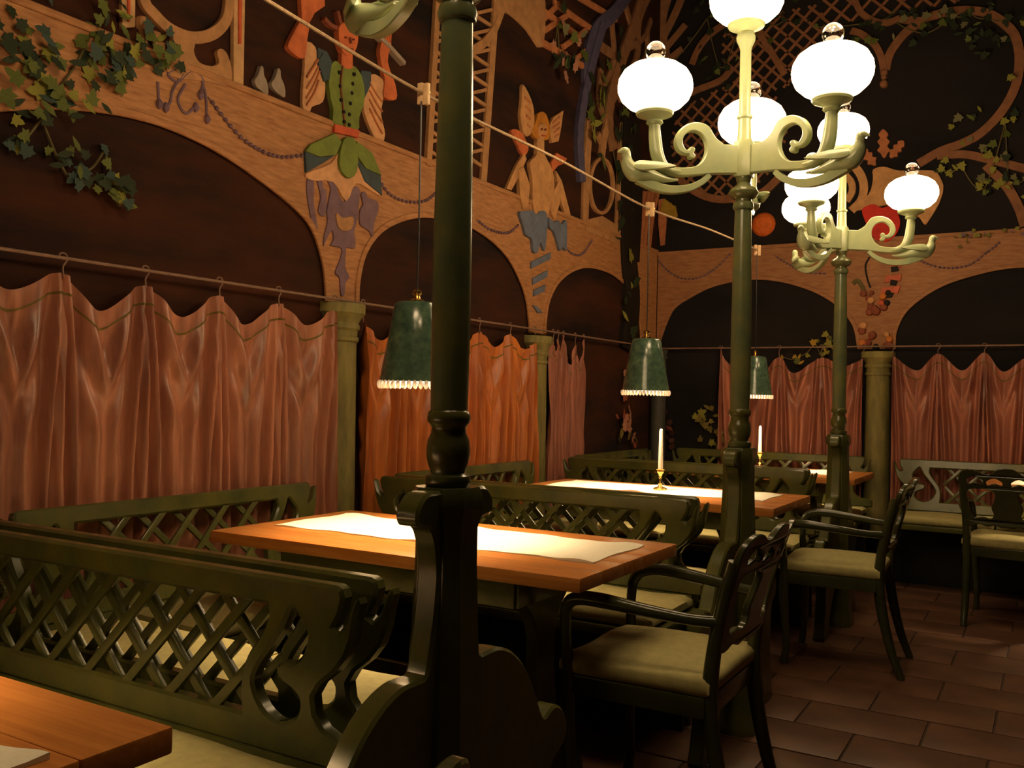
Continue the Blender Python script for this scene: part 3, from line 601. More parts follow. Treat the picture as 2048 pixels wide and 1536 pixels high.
('painted_oak_crown', 'leaf', 'B', 'poly', 'redtan', 0, 1, [(-1.038, 3.013), (-1.015, 3.02), (-0.993, 3.018), (-0.992, 3.047), (-0.968, 3.053), (-0.969, 3.079), (-0.952, 3.085), (-0.949, 3.107), (-0.955, 3.128), (-0.975, 3.132), (-0.994, 3.127), (-0.997, 3.107), (-1.022, 3.105), (-1.024, 3.078), (-1.05, 3.074), (-1.046, 3.05), (-1.049, 3.024)]),
('painted_scroll_mask', 'head', 'B', 'poly', 'tanbright', 0, 1, [(-1.161, 2.94), (-1.085, 2.954), (-0.979, 2.914), (-0.76, 2.891), (-0.704, 2.823), (-0.688, 2.755), (-0.712, 2.657), (-0.776, 2.54), (-0.807, 2.508), (-0.849, 2.568), (-0.922, 2.596), (-1.017, 2.667), (-1.146, 2.661), (-1.288, 2.65), (-1.305, 2.698), (-1.191, 2.758), (-1.16, 2.87)]),
('painted_scroll_mask', 'volute', 'B', 'strip', 'tanbright', 0.06, 1, [(-1.506, 2.977), (-1.439, 3.023), (-1.349, 3.018), (-1.27, 2.951), (-1.225, 2.842), (-1.24, 2.727), (-1.31, 2.652)]),
('painted_scroll_mask', 'volute', 'B', 'strip', 'tanbright', 0.05, 1, [(-1.359, 2.926), (-1.313, 2.863), (-1.307, 2.792), (-1.345, 2.725)]),
('painted_scroll_mask', 'cloth', 'B', 'poly', 'redbright', 0, 3, [(-1.233, 2.646), (-1.19, 2.677), (-1.146, 2.682), (-1.092, 2.651), (-1.028, 2.665), (-0.985, 2.602), (-0.968, 2.532), (-0.993, 2.454), (-1.056, 2.402), (-1.143, 2.431), (-1.199, 2.539)]),
('painted_orange_ball', 'ball', 'B', 'disc', 'orangeball', 0.094, 2, [(-1.965, 2.602)]),
('painted_bouquet', 'flower', 'B', 'disc', 'redbrown', 0.024, 2, [(-1.18, 1.997)]),
('painted_bouquet', 'flower', 'B', 'disc', 'redbrown', 0.027, 3, [(-1.214, 2.032)]),
('painted_bouquet', 'flower', 'B', 'disc', 'tanbright', 0.022, 4, [(-1.048, 1.726)]),
('painted_bouquet', 'flower', 'B', 'disc', 'redbrown', 0.031, 5, [(-1.147, 1.722)]),
('painted_bouquet', 'flower', 'B', 'disc', 'redbrown', 0.031, 2, [(-1.18, 1.663)]),
('painted_bouquet', 'flower', 'B', 'disc', 'black', 0.023, 3, [(-1.051, 1.956)]),
('painted_bouquet', 'flower', 'B', 'disc', 'redbrown', 0.032, 4, [(-1.032, 1.648)]),
('painted_bouquet', 'flower', 'B', 'disc', 'tanbright', 0.029, 5, [(-1.211, 1.794)]),
('painted_bouquet', 'flower', 'B', 'disc', 'tanbright', 0.022, 2, [(-1.176, 1.938)]),
('painted_bouquet', 'flower', 'B', 'disc', 'black', 0.023, 3, [(-1.043, 2.03)]),
('painted_bouquet', 'flower', 'B', 'disc', 'orange2', 0.026, 4, [(-1.029, 1.693)]),
('painted_bouquet', 'flower', 'B', 'disc', 'redbrown', 0.025, 5, [(-1.136, 1.921)]),
('painted_bouquet', 'flower', 'B', 'disc', 'red', 0.019, 2, [(-1.16, 1.709)]),
('painted_bouquet', 'flower', 'B', 'disc', 'black', 0.026, 3, [(-1.123, 1.634)]),
('painted_bouquet', 'flower', 'B', 'disc', 'redbrown', 0.034, 4, [(-1.125, 1.898)]),
('painted_bouquet', 'flower', 'B', 'disc', 'orange2', 0.028, 5, [(-1.214, 1.669)]),
('painted_bouquet', 'flower', 'B', 'disc', 'redbrown', 0.03, 2, [(-1.169, 1.894)]),
('painted_bouquet', 'flower', 'B', 'disc', 'red', 0.023, 3, [(-1.088, 1.955)]),
('painted_bouquet', 'flower', 'B', 'disc', 'redbrown', 0.027, 4, [(-1.071, 1.923)]),
('painted_bouquet', 'flower', 'B', 'disc', 'red', 0.023, 5, [(-1.201, 1.66)]),
('painted_bouquet', 'flower', 'B', 'disc', 'redbrown', 0.032, 2, [(-1.221, 1.757)]),
('painted_bouquet', 'flower', 'B', 'disc', 'redbrown', 0.018, 3, [(-1.061, 1.649)]),
('painted_bouquet', 'flower', 'B', 'disc', 'tanbright', 0.028, 4, [(-1.16, 1.976)]),
('painted_bouquet', 'flower', 'B', 'disc', 'orange2', 0.028, 5, [(-1.079, 2.004)]),
('painted_bouquet', 'flower', 'B', 'disc', 'redbrown', 0.028, 2, [(-1.166, 1.937)]),
('painted_bouquet', 'flower', 'B', 'disc', 'redbrown', 0.019, 3, [(-1.158, 2.034)]),
('painted_bouquet', 'petal', 'B', 'poly', 'redsoft', 0, 2, [(-1.028, 2.252), (-0.942, 2.257), (-0.955, 2.212), (-1.021, 2.208)]),
('painted_bouquet', 'petal', 'B', 'poly', 'redsoft', 0, 2, [(-1.06, 2.153), (-0.954, 2.162), (-0.96, 2.113), (-1.072, 2.104)]),
('painted_bouquet', 'petal', 'B', 'poly', 'redsoft', 0, 2, [(-1.085, 2.069), (-0.959, 2.078), (-0.978, 2.022), (-1.098, 2.026)]),
('painted_bouquet', 'spot', 'B', 'poly', 'black', 0, 3, [(-1.027, 2.216), (-0.981, 2.221), (-0.974, 2.185), (-1.024, 2.18)]),
('painted_bouquet', 'spot', 'B', 'poly', 'black', 0, 3, [(-1.026, 2.123), (-0.98, 2.114), (-0.992, 2.079), (-1.032, 2.088)]),
('painted_bouquet', 'spot', 'B', 'poly', 'black', 0, 3, [(-1.051, 2.025), (-1.005, 2.03), (-1.018, 1.995), (-1.058, 1.996)]),
('painted_bouquet', 'stem', 'B', 'strip', 'black', 0.012, 2, [(-1.176, 2.296), (-1.203, 2.233), (-1.187, 2.131), (-1.166, 2.072)]),
('painted_bouquet', 'stem', 'B', 'strip', 'olive', 0.03, 2, [(-1.29, 2.107), (-1.256, 2.127), (-1.221, 2.075), (-1.206, 2.016)]),
]
GARLANDS = [
('L', [(2.441, 2.354), (2.517, 2.297), (2.609, 2.241), (2.718, 2.213), (2.832, 2.213), (2.966, 2.251)]),
('L', [(3.488, 2.257), (3.58, 2.202), (3.722, 2.195), (3.871, 2.229), (3.972, 2.294)]),
('L', [(4.366, 2.217), (4.512, 2.185), (4.709, 2.199), (4.838, 2.27)]),
('L', [(5.421, 2.236), (5.57, 2.197), (5.722, 2.219), (5.877, 2.341)]),
('B', [(-2.825, 2.374), (-2.749, 2.287), (-2.619, 2.211), (-2.471, 2.208), (-2.327, 2.285), (-2.207, 2.398)]),
('B', [(-1.871, 2.35), (-1.756, 2.274), (-1.642, 2.21), (-1.494, 2.191)]),
('B', [(-0.87, 2.279), (-0.77, 2.219), (-0.64, 2.187), (-0.514, 2.205), (-0.406, 2.286), (-0.33, 2.35)]),
]
TASSELS = [
('L', [(2.321, 2.404), (2.278, 2.334), (2.268, 2.285), (2.247, 2.26)]),
('L', [(2.402, 2.43), (2.429, 2.36), (2.439, 2.27)]),
('L', [(2.211, 2.342), (2.218, 2.265)]),
('L', [(2.334, 2.37), (2.301, 2.304), (2.337, 2.261), (2.383, 2.299)]),
('L', [(2.287, 2.412), (2.254, 2.383), (2.299, 2.369), (2.355, 2.424), (2.415, 2.414), (2.405, 2.353)]),
]
LEAVES = [
('painted_vine', 'L', [(2.088, 2.41, 0.062, -0.3, 'leafyellow'), (1.865, 2.116, 0.058, 1.82, 'leafdark'), (1.977, 2.275, 0.063, 1.2, 'leafdark'), (2.273, 2.479, 0.057, -2.12, 'leafdark'), (1.777, 2.287, 0.046, -2.91, 'leafgreen'), (1.944, 2.318, 0.054, 0.87, 'leafgreen'), (1.66, 2.391, 0.047, 3.09, 'leafdark'), (1.97, 2.421, 0.047, -2.66, 'leafdark'), (2.215, 2.42, 0.041, -3.0, 'leafgreen'), (1.709, 2.232, 0.04, -0.77, 'leafgreen'), (2.085, 2.374, 0.045, 1.08, 'leafteal'), (1.732, 2.276, 0.051, 2.62, 'leafdark'), (1.823, 2.145, 0.053, -0.08, 'leafgreen'), (1.778, 2.121, 0.061, -2.29, 'leafgreen'), (2.225, 2.415, 0.045, -1.43, 'leafyellow'), (1.992, 2.457, 0.044, 3.07, 'leafyellow'), (1.773, 2.29, 0.052, -3.04, 'leafyellow'), (2.096, 2.451, 0.041, -1.81, 'leafgreen'), (1.903, 2.16, 0.057, -2.31, 'leafyellow'), (2.007, 2.33, 0.05, 0.79, 'leafteal'), (1.85, 2.171, 0.044, 1.48, 'leafyellow'), (1.795, 2.163, 0.053, -2.61, 'leafdark'), (1.8, 2.269, 0.046, 1.49, 'leafgreen'), (1.895, 2.379, 0.053, 0.12, 'leafgreen'), (1.791, 2.264, 0.058, 0.72, 'leafdark'), (2.01, 2.37, 0.061, -2.67, 'leafgreen'), (1.988, 2.284, 0.047, 0.19, 'leafdark'), (1.65, 2.181, 0.068, 0.97, 'leafgreen'), (1.6, 2.204, 0.053, -0.88, 'leafteal'), (1.743, 2.358, 0.053, 1.43, 'leafteal'), (1.768, 2.199, 0.055, 1.47, 'leafgreen'), (1.781, 2.307, 0.049, 1.15, 'leafdark'), (2.183, 2.438, 0.054, -3.01, 'leafgreen'), (2.157, 2.42, 0.041, -2.54, 'leafdark'), (2.038, 2.522, 0.05, 1.46, 'leafyellow'), (1.857, 2.224, 0.041, 1.55, 'leafdark'), (1.938, 2.467, 0.045, 1.23, 'leafgreen'), (1.987, 2.292, 0.048, 1.1, 'leafdark'), (1.739, 2.234, 0.067, -0.01, 'leafdark'), (2.021, 2.358, 0.058, 1.88, 'leafdark'), (1.751, 2.092, 0.048, -2.26, 'leafgreen'), (2.133, 2.507, 0.06, 2.79, 'leafteal'), (1.805, 2.173, 0.067, 2.05, 'leafgreen'), (1.929, 2.353, 0.064, 0.77, 'leafteal'), (1.761, 2.328, 0.057, 1.11, 'leafteal'), (2.022, 2.294, 0.039, -2.26, 'leafgreen'), (1.979, 2.175, 0.046, -2.23, 'leafdark'), (1.65, 2.235, 0.058, 1.91, 'leafdark'), (1.855, 2.114, 0.044, -3.03, 'leafgreen'), (1.7, 2.313, 0.049, 1.22, 'leafyellow'), (1.639, 2.108, 0.066, -2.56, 'leafgreen'), (2.223, 2.41, 0.057, 2.54, 'leafgreen'), (1.968, 2.345, 0.045, 1.38, 'leafgreen'), (1.772, 2.195, 0.068, 2.96, 'leafyellow'), (2.058, 2.308, 0.039, 0.03, 'leafdark'), (1.945, 2.241, 0.047, 2.6, 'leafdark'), (1.72, 2.275, 0.055, 1.16, 'leafdark'), (2.044, 2.266, 0.06, 2.11, 'leafgreen'), (2.073, 2.347, 0.067, -2.57, 'leafdark'), (1.926, 2.287, 0.061, 0.86, 'leafyellow'), (1.966, 2.409, 0.064, 2.48, 'leafdark'), (2.056, 2.574, 0.054, 0.45, 'leafdark'), (2.082, 2.412, 0.057, -2.93, 'leafdark'), (1.962, 2.396, 0.042, -2.52, 'leafdark'), (1.803, 2.331, 0.066, 1.86, 'leafgreen'), (1.985, 2.404, 0.049, 2.49, 'leafgreen'), (2.122, 2.378, 0.039, -1.49, 'leafgreen'), (1.708, 2.349, 0.039, -1.34, 'leafgreen'), (2.068, 2.333, 0.054, 0.51, 'leafyellow'), (1.966, 2.514, 0.065, -2.96, 'leafgreen'), (2.211, 2.5, 0.055, 2.26, 'leafyellow'), (1.681, 2.112, 0.057, 2.21, 'leafdark'), (2.113, 2.438, 0.048, 2.62, 'leafdark'), (1.858, 2.162, 0.046, 1.4, 'leafteal'), (2.285, 2.417, 0.051, 1.8, 'leafdark'), (1.732, 2.087, 0.039, -1.85, 'leafgreen'), (2.223, 2.524, 0.042, 0.04, 'leafteal'), (1.855, 2.186, 0.039, 1.62, 'leafyellow'), (2.018, 2.282, 0.045, 2.11, 'leafteal'), (1.705, 2.287, 0.059, -2.62, 'leafdark'), (2.008, 2.341, 0.049, -1.8, 'leafteal'), (1.677, 2.357, 0.045, -0.57, 'leafteal'), (2.026, 2.362, 0.043, 0.08, 'leafdark'), (2.162, 2.488, 0.06, 2.24, 'leafgreen'), (2.122, 2.426, 0.056, -0.99, 'leafteal'), (2.05, 2.516, 0.062, 1.95, 'leafgreen'), (1.864, 2.29, 0.06, 1.66, 'leafdark'), (2.179, 2.405, 0.063, -1.23, 'leafdark'), (1.778, 2.494, 0.066, -2.79, 'leafteal'), (1.948, 2.388, 0.056, 0.21, 'leafgreen'), (1.912, 2.338, 0.062, 2.98, 'leafdark'), (1.655, 2.31, 0.046, -0.61, 'leafdark'), (1.819, 2.143, 0.046, -1.39, 'leafteal'), (2.261, 2.472, 0.069, 0.86, 'leafgreen'), (1.644, 2.276, 0.067, -0.7, 'leafdark'), (2.122, 2.409, 0.053, 0.69, 'leafdark'), (2.239, 2.469, 0.054, 0.61, 'leafteal'), (1.946, 2.437, 0.067, 1.01, 'leafgreen'), (2.066, 2.471, 0.056, 0.82, 'leafgreen'), (2.228, 2.436, 0.051, 0.51, 'leafgreen'), (2.206, 2.388, 0.051, -0.14, 'leafdark'), (1.593, 2.334, 0.06, -0.2, 'leafdark'), (1.803, 2.292, 0.042, 2.24, 'leafteal'), (1.798, 2.17, 0.059, -0.28, 'leafteal'), (2.089, 2.347, 0.063, -2.25, 'leafteal'), (1.742, 2.167, 0.066, 1.76, 'leafyellow'), (2.051, 2.318, 0.06, 1.23, 'leafdark'), (1.983, 2.482, 0.046, 2.97, 'leafdark'), (1.681, 2.352, 0.046, -2.93, 'leafdark'), (1.746, 2.25, 0.061, 2.56, 'leafdark'), (1.774, 2.15, 0.053, -1.79, 'leafteal'), (1.98, 2.396, 0.041, -2.36, 'leafyellow'), (1.708, 2.09, 0.05, -2.17, 'leafdark'), (2.036, 2.299, 0.063, -1.96, 'leafgreen'), (1.996, 2.4, 0.048, 0.27, 'leafgreen'), (2.02, 2.363, 0.063, -3.04, 'leafteal'), (1.918, 2.192, 0.06, -0.03, 'leafgreen'), (2.056, 2.363, 0.049, 1.4, 'leafteal'), (1.706, 2.229, 0.056, 2.49, 'leafgreen'), (1.906, 2.398, 0.048, -1.13, 'leafgreen')]),
('painted_vine', 'L', [(2.069, 1.867, 0.047, -0.85, 'leafteal'), (2.054, 1.883, 0.053, 1.84, 'leafyellow'), (1.865, 2.005, 0.041, 1.61, 'leafgreen'), (1.697, 1.988, 0.041, -1.27, 'leafdark'), (2.066, 1.936, 0.059, -2.58, 'leafdark'), (1.894, 1.997, 0.039, 0.83, 'leafdark'), (1.691, 2.058, 0.043, -1.73, 'leafyellow'), (1.907, 1.961, 0.046, 2.9, 'leafdark'), (1.897, 1.912, 0.038, 0.73, 'leafdark'), (2.002, 2.041, 0.046, -3.08, 'leafteal'), (1.772, 2.086, 0.055, 0.15, 'leafdark'), (1.658, 1.972, 0.041, 1.5, 'leafteal'), (1.809, 1.942, 0.052, -1.4, 'leafdark'), (1.988, 1.92, 0.055, 1.71, 'leafdark'), (1.694, 2.008, 0.05, 1.86, 'leafgreen'), (1.708, 1.969, 0.053, 0.62, 'leafteal'), (2.036, 1.896, 0.062, -0.6, 'leafgreen'), (2.103, 1.924, 0.061, -0.09, 'leafteal'), (1.861, 1.966, 0.039, 2.25, 'leafteal'), (1.699, 1.981, 0.059, 2.95, 'leafyellow'), (1.907, 1.939, 0.063, 2.43, 'leafteal'), (1.872, 1.912, 0.048, 2.32, 'leafteal'), (1.835, 1.984, 0.062, 1.92, 'leafdark'), (2.065, 1.857, 0.041, 1.68, 'leafdark'), (1.874, 2.023, 0.06, -2.59, 'leafgreen'), (2.065, 1.915, 0.05, -0.19, 'leafyellow'), (2.083, 1.927, 0.059, -0.51, 'leafdark'), (2.018, 1.901, 0.051, -2.12, 'leafgreen'), (1.898, 1.913, 0.045, -0.2, 'leafdark'), (1.927, 1.923, 0.055, 1.09, 'leafdark'), (2.055, 1.948, 0.057, -1.63, 'leafyellow'), (1.689, 1.998, 0.065, 1.86, 'leafdark'), (2.094, 1.865, 0.063, 1.55, 'leafgreen'), (1.975, 1.939, 0.042, -0.77, 'leafdark'), (1.892, 1.899, 0.05, 0.87, 'leafteal'), (2.025, 1.934, 0.039, 1.1, 'leafdark'), (1.836, 1.964, 0.05, 1.26, 'leafdark'), (1.99, 1.991, 0.049, 1.68, 'leafgreen'), (2.026, 1.953, 0.042, -2.18, 'leafteal'), (1.97, 1.902, 0.037, -0.62, 'leafgreen'), (1.792, 1.988, 0.037, -1.05, 'leafgreen'), (1.891, 1.937, 0.047, 0.06, 'leafgreen')]),
('painted_vine', 'L', [(5.297, 3.664, 0.101, 2.5, 'leafgreen'), (5.481, 3.636, 0.091, -1.87, 'leafgreen'), (5.295, 3.671, 0.067, -1.58, 'flowerpink'), (5.467, 3.489, 0.081, -0.23, 'leafdark'), (5.489, 3.468, 0.108, 0.27, 'leafdark'), (5.68, 3.589, 0.107, -1.02, 'leafgreen'), (5.372, 3.663, 0.097, -0.85, 'leafpale'), (5.352, 3.428, 0.067, -2.9, 'leafgreen'), (5.246, 3.382, 0.1, -0.73, 'leafdark'), (5.337, 3.428, 0.07, -0.7, 'flowerpink'), (5.271, 3.436, 0.075, 2.68, 'leafdark'), (5.311, 3.781, 0.083, -0.02, 'leafdark'), (5.343, 3.329, 0.108, 0.4, 'flowerpink'), (5.239, 3.5, 0.104, 2.2, 'flowerpink'), (5.475, 3.442, 0.109, -1.05, 'flowerpink'), (5.505, 3.494, 0.066, 1.4, 'flowerpink'), (5.324, 3.458, 0.078, 0.58, 'leafdark'), (5.381, 3.457, 0.088, -0.64, 'leafdark'), (5.404, 3.494, 0.075, -1.2, 'flowerpink'), (5.593, 3.7, 0.099, 2.3, 'leafpale'), (5.394, 3.445, 0.095, -0.49, 'leafdark'), (5.575, 3.643, 0.069, 0.23, 'flowerpink')]),
('painted_vine', 'L', [(5.954, 3.318, 0.078, -2.03, 'leafyellow'), (6.449, 2.979, 0.099, 0.53, 'leafdark'), (6.591, 3.448, 0.096, -0.01, 'leafyellow'), (6.002, 2.923, 0.119, -2.73, 'leafgreen'), (6.364, 3.504, 0.115, 1.23, 'leafdark'), (6.483, 2.068, 0.13, -2.79, 'leafdark'), (6.326, 3.663, 0.131, 2.29, 'leafdark'), (6.241, 3.944, 0.104, -2.61, 'leafdark'), (6.485, 3.271, 0.093, 1.36, 'leafgreen'), (6.248, 3.209, 0.131, 0.56, 'leafdark'), (6.4, 3.578, 0.091, -2.28, 'leafdark'), (6.513, 2.712, 0.109, 0.19, 'leafdark'), (5.921, 3.6, 0.092, 1.88, 'leafdark'), (5.89, 2.943, 0.092, -1.37, 'leafdark'), (5.932, 3.346, 0.131, 0.76, 'leafyellow'), (6.095, 3.66, 0.088, 0.35, 'leafgreen'), (6.23, 3.77, 0.108, 0.03, 'leafdark'), (6.514, 2.093, 0.114, -1.64, 'leafyellow'), (6.511, 2.314, 0.125, -1.64, 'leafyellow'), (6.538, 1.731, 0.107, -2.88, 'leafdark'), (6.408, 1.844, 0.097, 0.67, 'leafyellow'), (6.315, 2.648, 0.129, -2.91, 'leafdark'), (5.787, 3.299, 0.125, -1.62, 'leafdark'), (5.981, 3.51, 0.096, 0.75, 'leafgreen'), (6.431, 1.968, 0.108, -0.75, 'leafdark'), (5.755, 3.193, 0.113, -0.28, 'leafgreen'), (6.327, 2.529, 0.12, 2.83, 'leafdark'), (6.416, 3.12, 0.085, 1.52, 'leafdark'), (6.016, 3.256, 0.086, -0.66, 'leafgreen'), (6.41, 2.591, 0.079, 3.08, 'leafdark'), (6.359, 3.19, 0.092, -0.24, 'leafdark'), (6.277, 2.946, 0.133, -1.75, 'leafdark'), (6.205, 3.169, 0.122, 0.42, 'leafdark'), (6.518, 3.301, 0.09, -0.75, 'leafdark'), (5.848, 3.158, 0.125, 1.89, 'leafyellow'), (5.803, 3.072, 0.123, -0.17, 'leafyellow'), (5.966, 3.349, 0.1, -2.65, 'leafgreen'), (6.492, 3.619, 0.108, 1.5, 'leafyellow'), (6.587, 2.129, 0.093, -0.86, 'leafdark'), (6.408, 3.363, 0.128, -2.36, 'leafgreen'), (6.305, 2.428, 0.1, -1.51, 'leafdark'), (6.29, 3.355, 0.079, -2.16, 'leafdark'), (6.023, 3.418, 0.106, 1.2, 'leafgreen'), (6.309, 3.795, 0.086, -1.83, 'leafgreen'), (6.49, 2.167, 0.1, 2.27, 'leafdark'), (5.971, 3.418, 0.09, -2.85, 'leafdark'), (6.299, 2.881, 0.136, -1.25, 'leafdark'), (5.818, 3.274, 0.084, 1.7, 'leafgreen'), (5.932, 3.383, 0.125, -2.36, 'leafyellow'), (5.766, 3.462, 0.094, 1.26, 'leafdark')]),
('painted_vine', 'B', [(-2.287, 3.937, 0.062, -0.93, 'leafdark'), (-2.523, 4.377, 0.063, -0.13, 'leafdark'), (-1.873, 4.206, 0.05, -0.84, 'leafdark'), (-2.272, 4.169, 0.064, -1.24, 'leafdark'), (-1.825, 4.171, 0.048, -0.79, 'leafdark'), (-1.738, 4.312, 0.058, -0.72, 'leafdark'), (-1.629, 4.119, 0.045, -2.63, 'leafdark'), (-2.288, 4.293, 0.041, -0.22, 'leafgreen'), (-2.162, 4.266, 0.063, 1.14, 'leafdark'), (-2.04, 4.219, 0.039, 0.65, 'leafdark'), (-2.337, 3.844, 0.054, 2.64, 'leafgreen'), (-2.493, 3.962, 0.058, 0.3, 'leafdark'), (-2.047, 4.087, 0.048, 1.34, 'leafgreen'), (-2.188, 3.932, 0.043, 0.75, 'leafgreen'), (-1.949, 4.157, 0.061, 0.21, 'leafdark'), (-2.418, 3.807, 0.066, 1.47, 'leafdark'), (-2.401, 4.319, 0.048, 2.16, 'leafgreen'), (-2.37, 3.875, 0.065, -2.77, 'leafdark'), (-2.444, 4.307, 0.05, 1.34, 'leafdark'), (-1.893, 4.261, 0.049, 1.61, 'leafdark'), (-2.294, 4.311, 0.061, -1.43, 'leafdark'), (-2.298, 3.775, 0.047, 0.94, 'leafdark'), (-2.474, 4.429, 0.068, -2.27, 'leafdark'), (-2.259, 4.115, 0.05, 1.11, 'leafdark'), (-2.263, 3.717, 0.065, -1.9, 'leafdark'), (-2.733, 3.994, 0.064, 2.2, 'leafdark'), (-1.712, 4.125, 0.065, 0.93, 'leafdark'), (-2.28, 4.369, 0.043, 0.47, 'leafdark'), (-1.836, 4.224, 0.044, -2.44, 'leafdark'), (-2.313, 4.25, 0.065, -1.42, 'leafdark'), (-1.951, 4.249, 0.045, -0.11, 'leafdark'), (-1.946, 4.22, 0.039, 1.62, 'leafdark'), (-2.443, 3.967, 0.069, -1.85, 'leafgreen'), (-2.167, 4.227, 0.055, 0.36, 'leafdark'), (-1.922, 4.016, 0.065, 3.06, 'leafgreen'), (-2.492, 4.078, 0.044, -2.36, 'leafdark'), (-2.026, 4.116, 0.048, 0.09, 'leafdark'), (-2.263, 3.865, 0.062, -1.46, 'leafdark'), (-2.408, 4.184, 0.064, 1.66, 'leafdark'), (-2.39, 4.197, 0.046, 2.54, 'leafdark'), (-2.587, 4.162, 0.05, -0.81, 'leafdark'), (-1.983, 4.272, 0.048, -2.69, 'leafdark'), (-2.512, 4.023, 0.044, -2.81, 'leafdark'), (-1.905, 4.24, 0.042, -2.21, 'leafdark'), (-2.346, 3.91, 0.054, -0.6, 'leafdark'), (-2.285, 3.898, 0.041, 0.55, 'leafdark')]),
('painted_vine', 'B', [(-0.824, 3.881, 0.054, 1.74, 'leafdark'), (-0.704, 3.935, 0.066, 2.37, 'leafgreen'), (-0.296, 3.891, 0.058, -0.76, 'leafdark'), (-1.064, 4.043, 0.052, 1.33, 'leafdark'), (-0.146, 3.904, 0.042, 1.48, 'leafdark'), (-0.649, 3.964, 0.05, -1.67, 'leafpale'), (-0.449, 3.973, 0.039, 0.79, 'leafdark'), (-0.905, 4.058, 0.067, -2.16, 'leafdark'), (-0.633, 3.957, 0.048, 1.47, 'leafpale'), (-0.363, 3.756, 0.061, 2.46, 'leafdark'), (-0.902, 3.815, 0.062, -2.22, 'leafdark'), (-1.579, 4.074, 0.04, 2.29, 'leafgreen'), (-0.885, 4.008, 0.045, -3.01, 'leafdark'), (-1.258, 4.021, 0.046, -2.43, 'leafdark'), (-0.571, 3.893, 0.054, -2.75, 'leafpale'), (-1.218, 4.03, 0.05, -2.48, 'leafdark'), (-0.727, 3.984, 0.047, -0.52, 'leafpale'), (-0.456, 3.822, 0.053, -0.07, 'leafdark'), (-0.433, 3.65, 0.065, 1.41, 'leafdark'), (-0.397, 4.004, 0.039, -0.99, 'leafgreen'), (-0.341, 3.73, 0.045, -1.8, 'leafdark'), (-1.034, 4.069, 0.042, -2.38, 'leafgreen'), (-0.405, 3.971, 0.039, -2.67, 'leafdark'), (-0.509, 3.839, 0.062, -1.86, 'leafdark'), (-0.478, 3.678, 0.057, -1.37, 'leafdark'), (-0.318, 3.859, 0.054, -0.51, 'leafdark'), (-0.312, 3.855, 0.065, 2.8, 'leafdark'), (-0.51, 3.765, 0.053, -1.87, 'leafdark'), (-0.322, 3.746, 0.05, -1.03, 'leafpale'), (-0.639, 3.941, 0.059, -3.02, 'leafpale'), (-0.895, 3.959, 0.056, 2.27, 'leafdark'), (-0.605, 3.835, 0.065, 1.67, 'leafdark'), (-0.405, 4.005, 0.045, 1.8, 'leafdark'), (-0.664, 3.94, 0.06, 3.04, 'leafdark'), (-0.541, 3.784, 0.049, -0.22, 'leafgreen'), (-0.661, 3.993, 0.068, 2.95, 'leafdark'), (-0.533, 3.975, 0.06, 3.09, 'leafdark'), (-0.694, 4.024, 0.067, 0.11, 'leafpale'), (-1.188, 4.019, 0.054, -2.51, 'leafdark'), (-1.157, 3.885, 0.057, 1.5, 'leafgreen'), (-0.413, 3.796, 0.062, -2.36, 'leafdark'), (-0.795, 3.933, 0.067, 2.45, 'leafdark'), (-1.312, 3.932, 0.055, -2.41, 'leafdark'), (-0.667, 3.959, 0.041, -1.63, 'leafdark'), (-0.425, 3.919, 0.062, -1.57, 'leafdark'), (-0.534, 3.842, 0.052, 0.36, 'leafdark'), (-0.965, 4.007, 0.064, -2.14, 'leafpale'), (-0.287, 3.758, 0.068, 1.32, 'leafdark'), (-0.568, 3.926, 0.063, -2.42, 'leafdark'), (-1.031, 3.893, 0.051, -0.04, 'leafpale'), (-0.458, 3.816, 0.05, -1.24, 'leafdark'), (-0.935, 4.034, 0.051, 2.45, 'leafdark'), (-0.35, 3.709, 0.043, 2.99, 'leafdark'), (-0.651, 3.934, 0.057, -1.74, 'leafdark'), (-0.574, 3.954, 0.058, -1.03, 'leafdark'), (-1.282, 3.916, 0.043, -0.73, 'leafgreen'), (-0.539, 3.984, 0.06, -2.9, 'leafgreen'), (-0.488, 3.886, 0.054, 1.45, 'leafgreen'), (-0.635, 3.904, 0.059, -0.89, 'leafdark'), (-0.647, 3.98, 0.064, -1.8, 'leafpale'), (-1.283, 3.921, 0.054, 1.57, 'leafdark'), (-1.201, 3.89, 0.063, 2.75, 'leafgreen'), (-0.492, 3.793, 0.041, -0.64, 'leafdark'), (-0.833, 3.935, 0.063, 1.79, 'leafgreen'), (-1.113, 3.97, 0.05, -2.58, 'leafdark'), (-0.807, 3.997, 0.067, 1.57, 'leafpale'), (-0.199, 3.863, 0.051, 1.11, 'leafdark'), (-0.973, 4.058, 0.061, -0.76, 'leafdark'), (-0.513, 3.725, 0.048, 1.46, 'leafdark'), (-1.14, 3.994, 0.064, 1.31, 'leafdark')]),
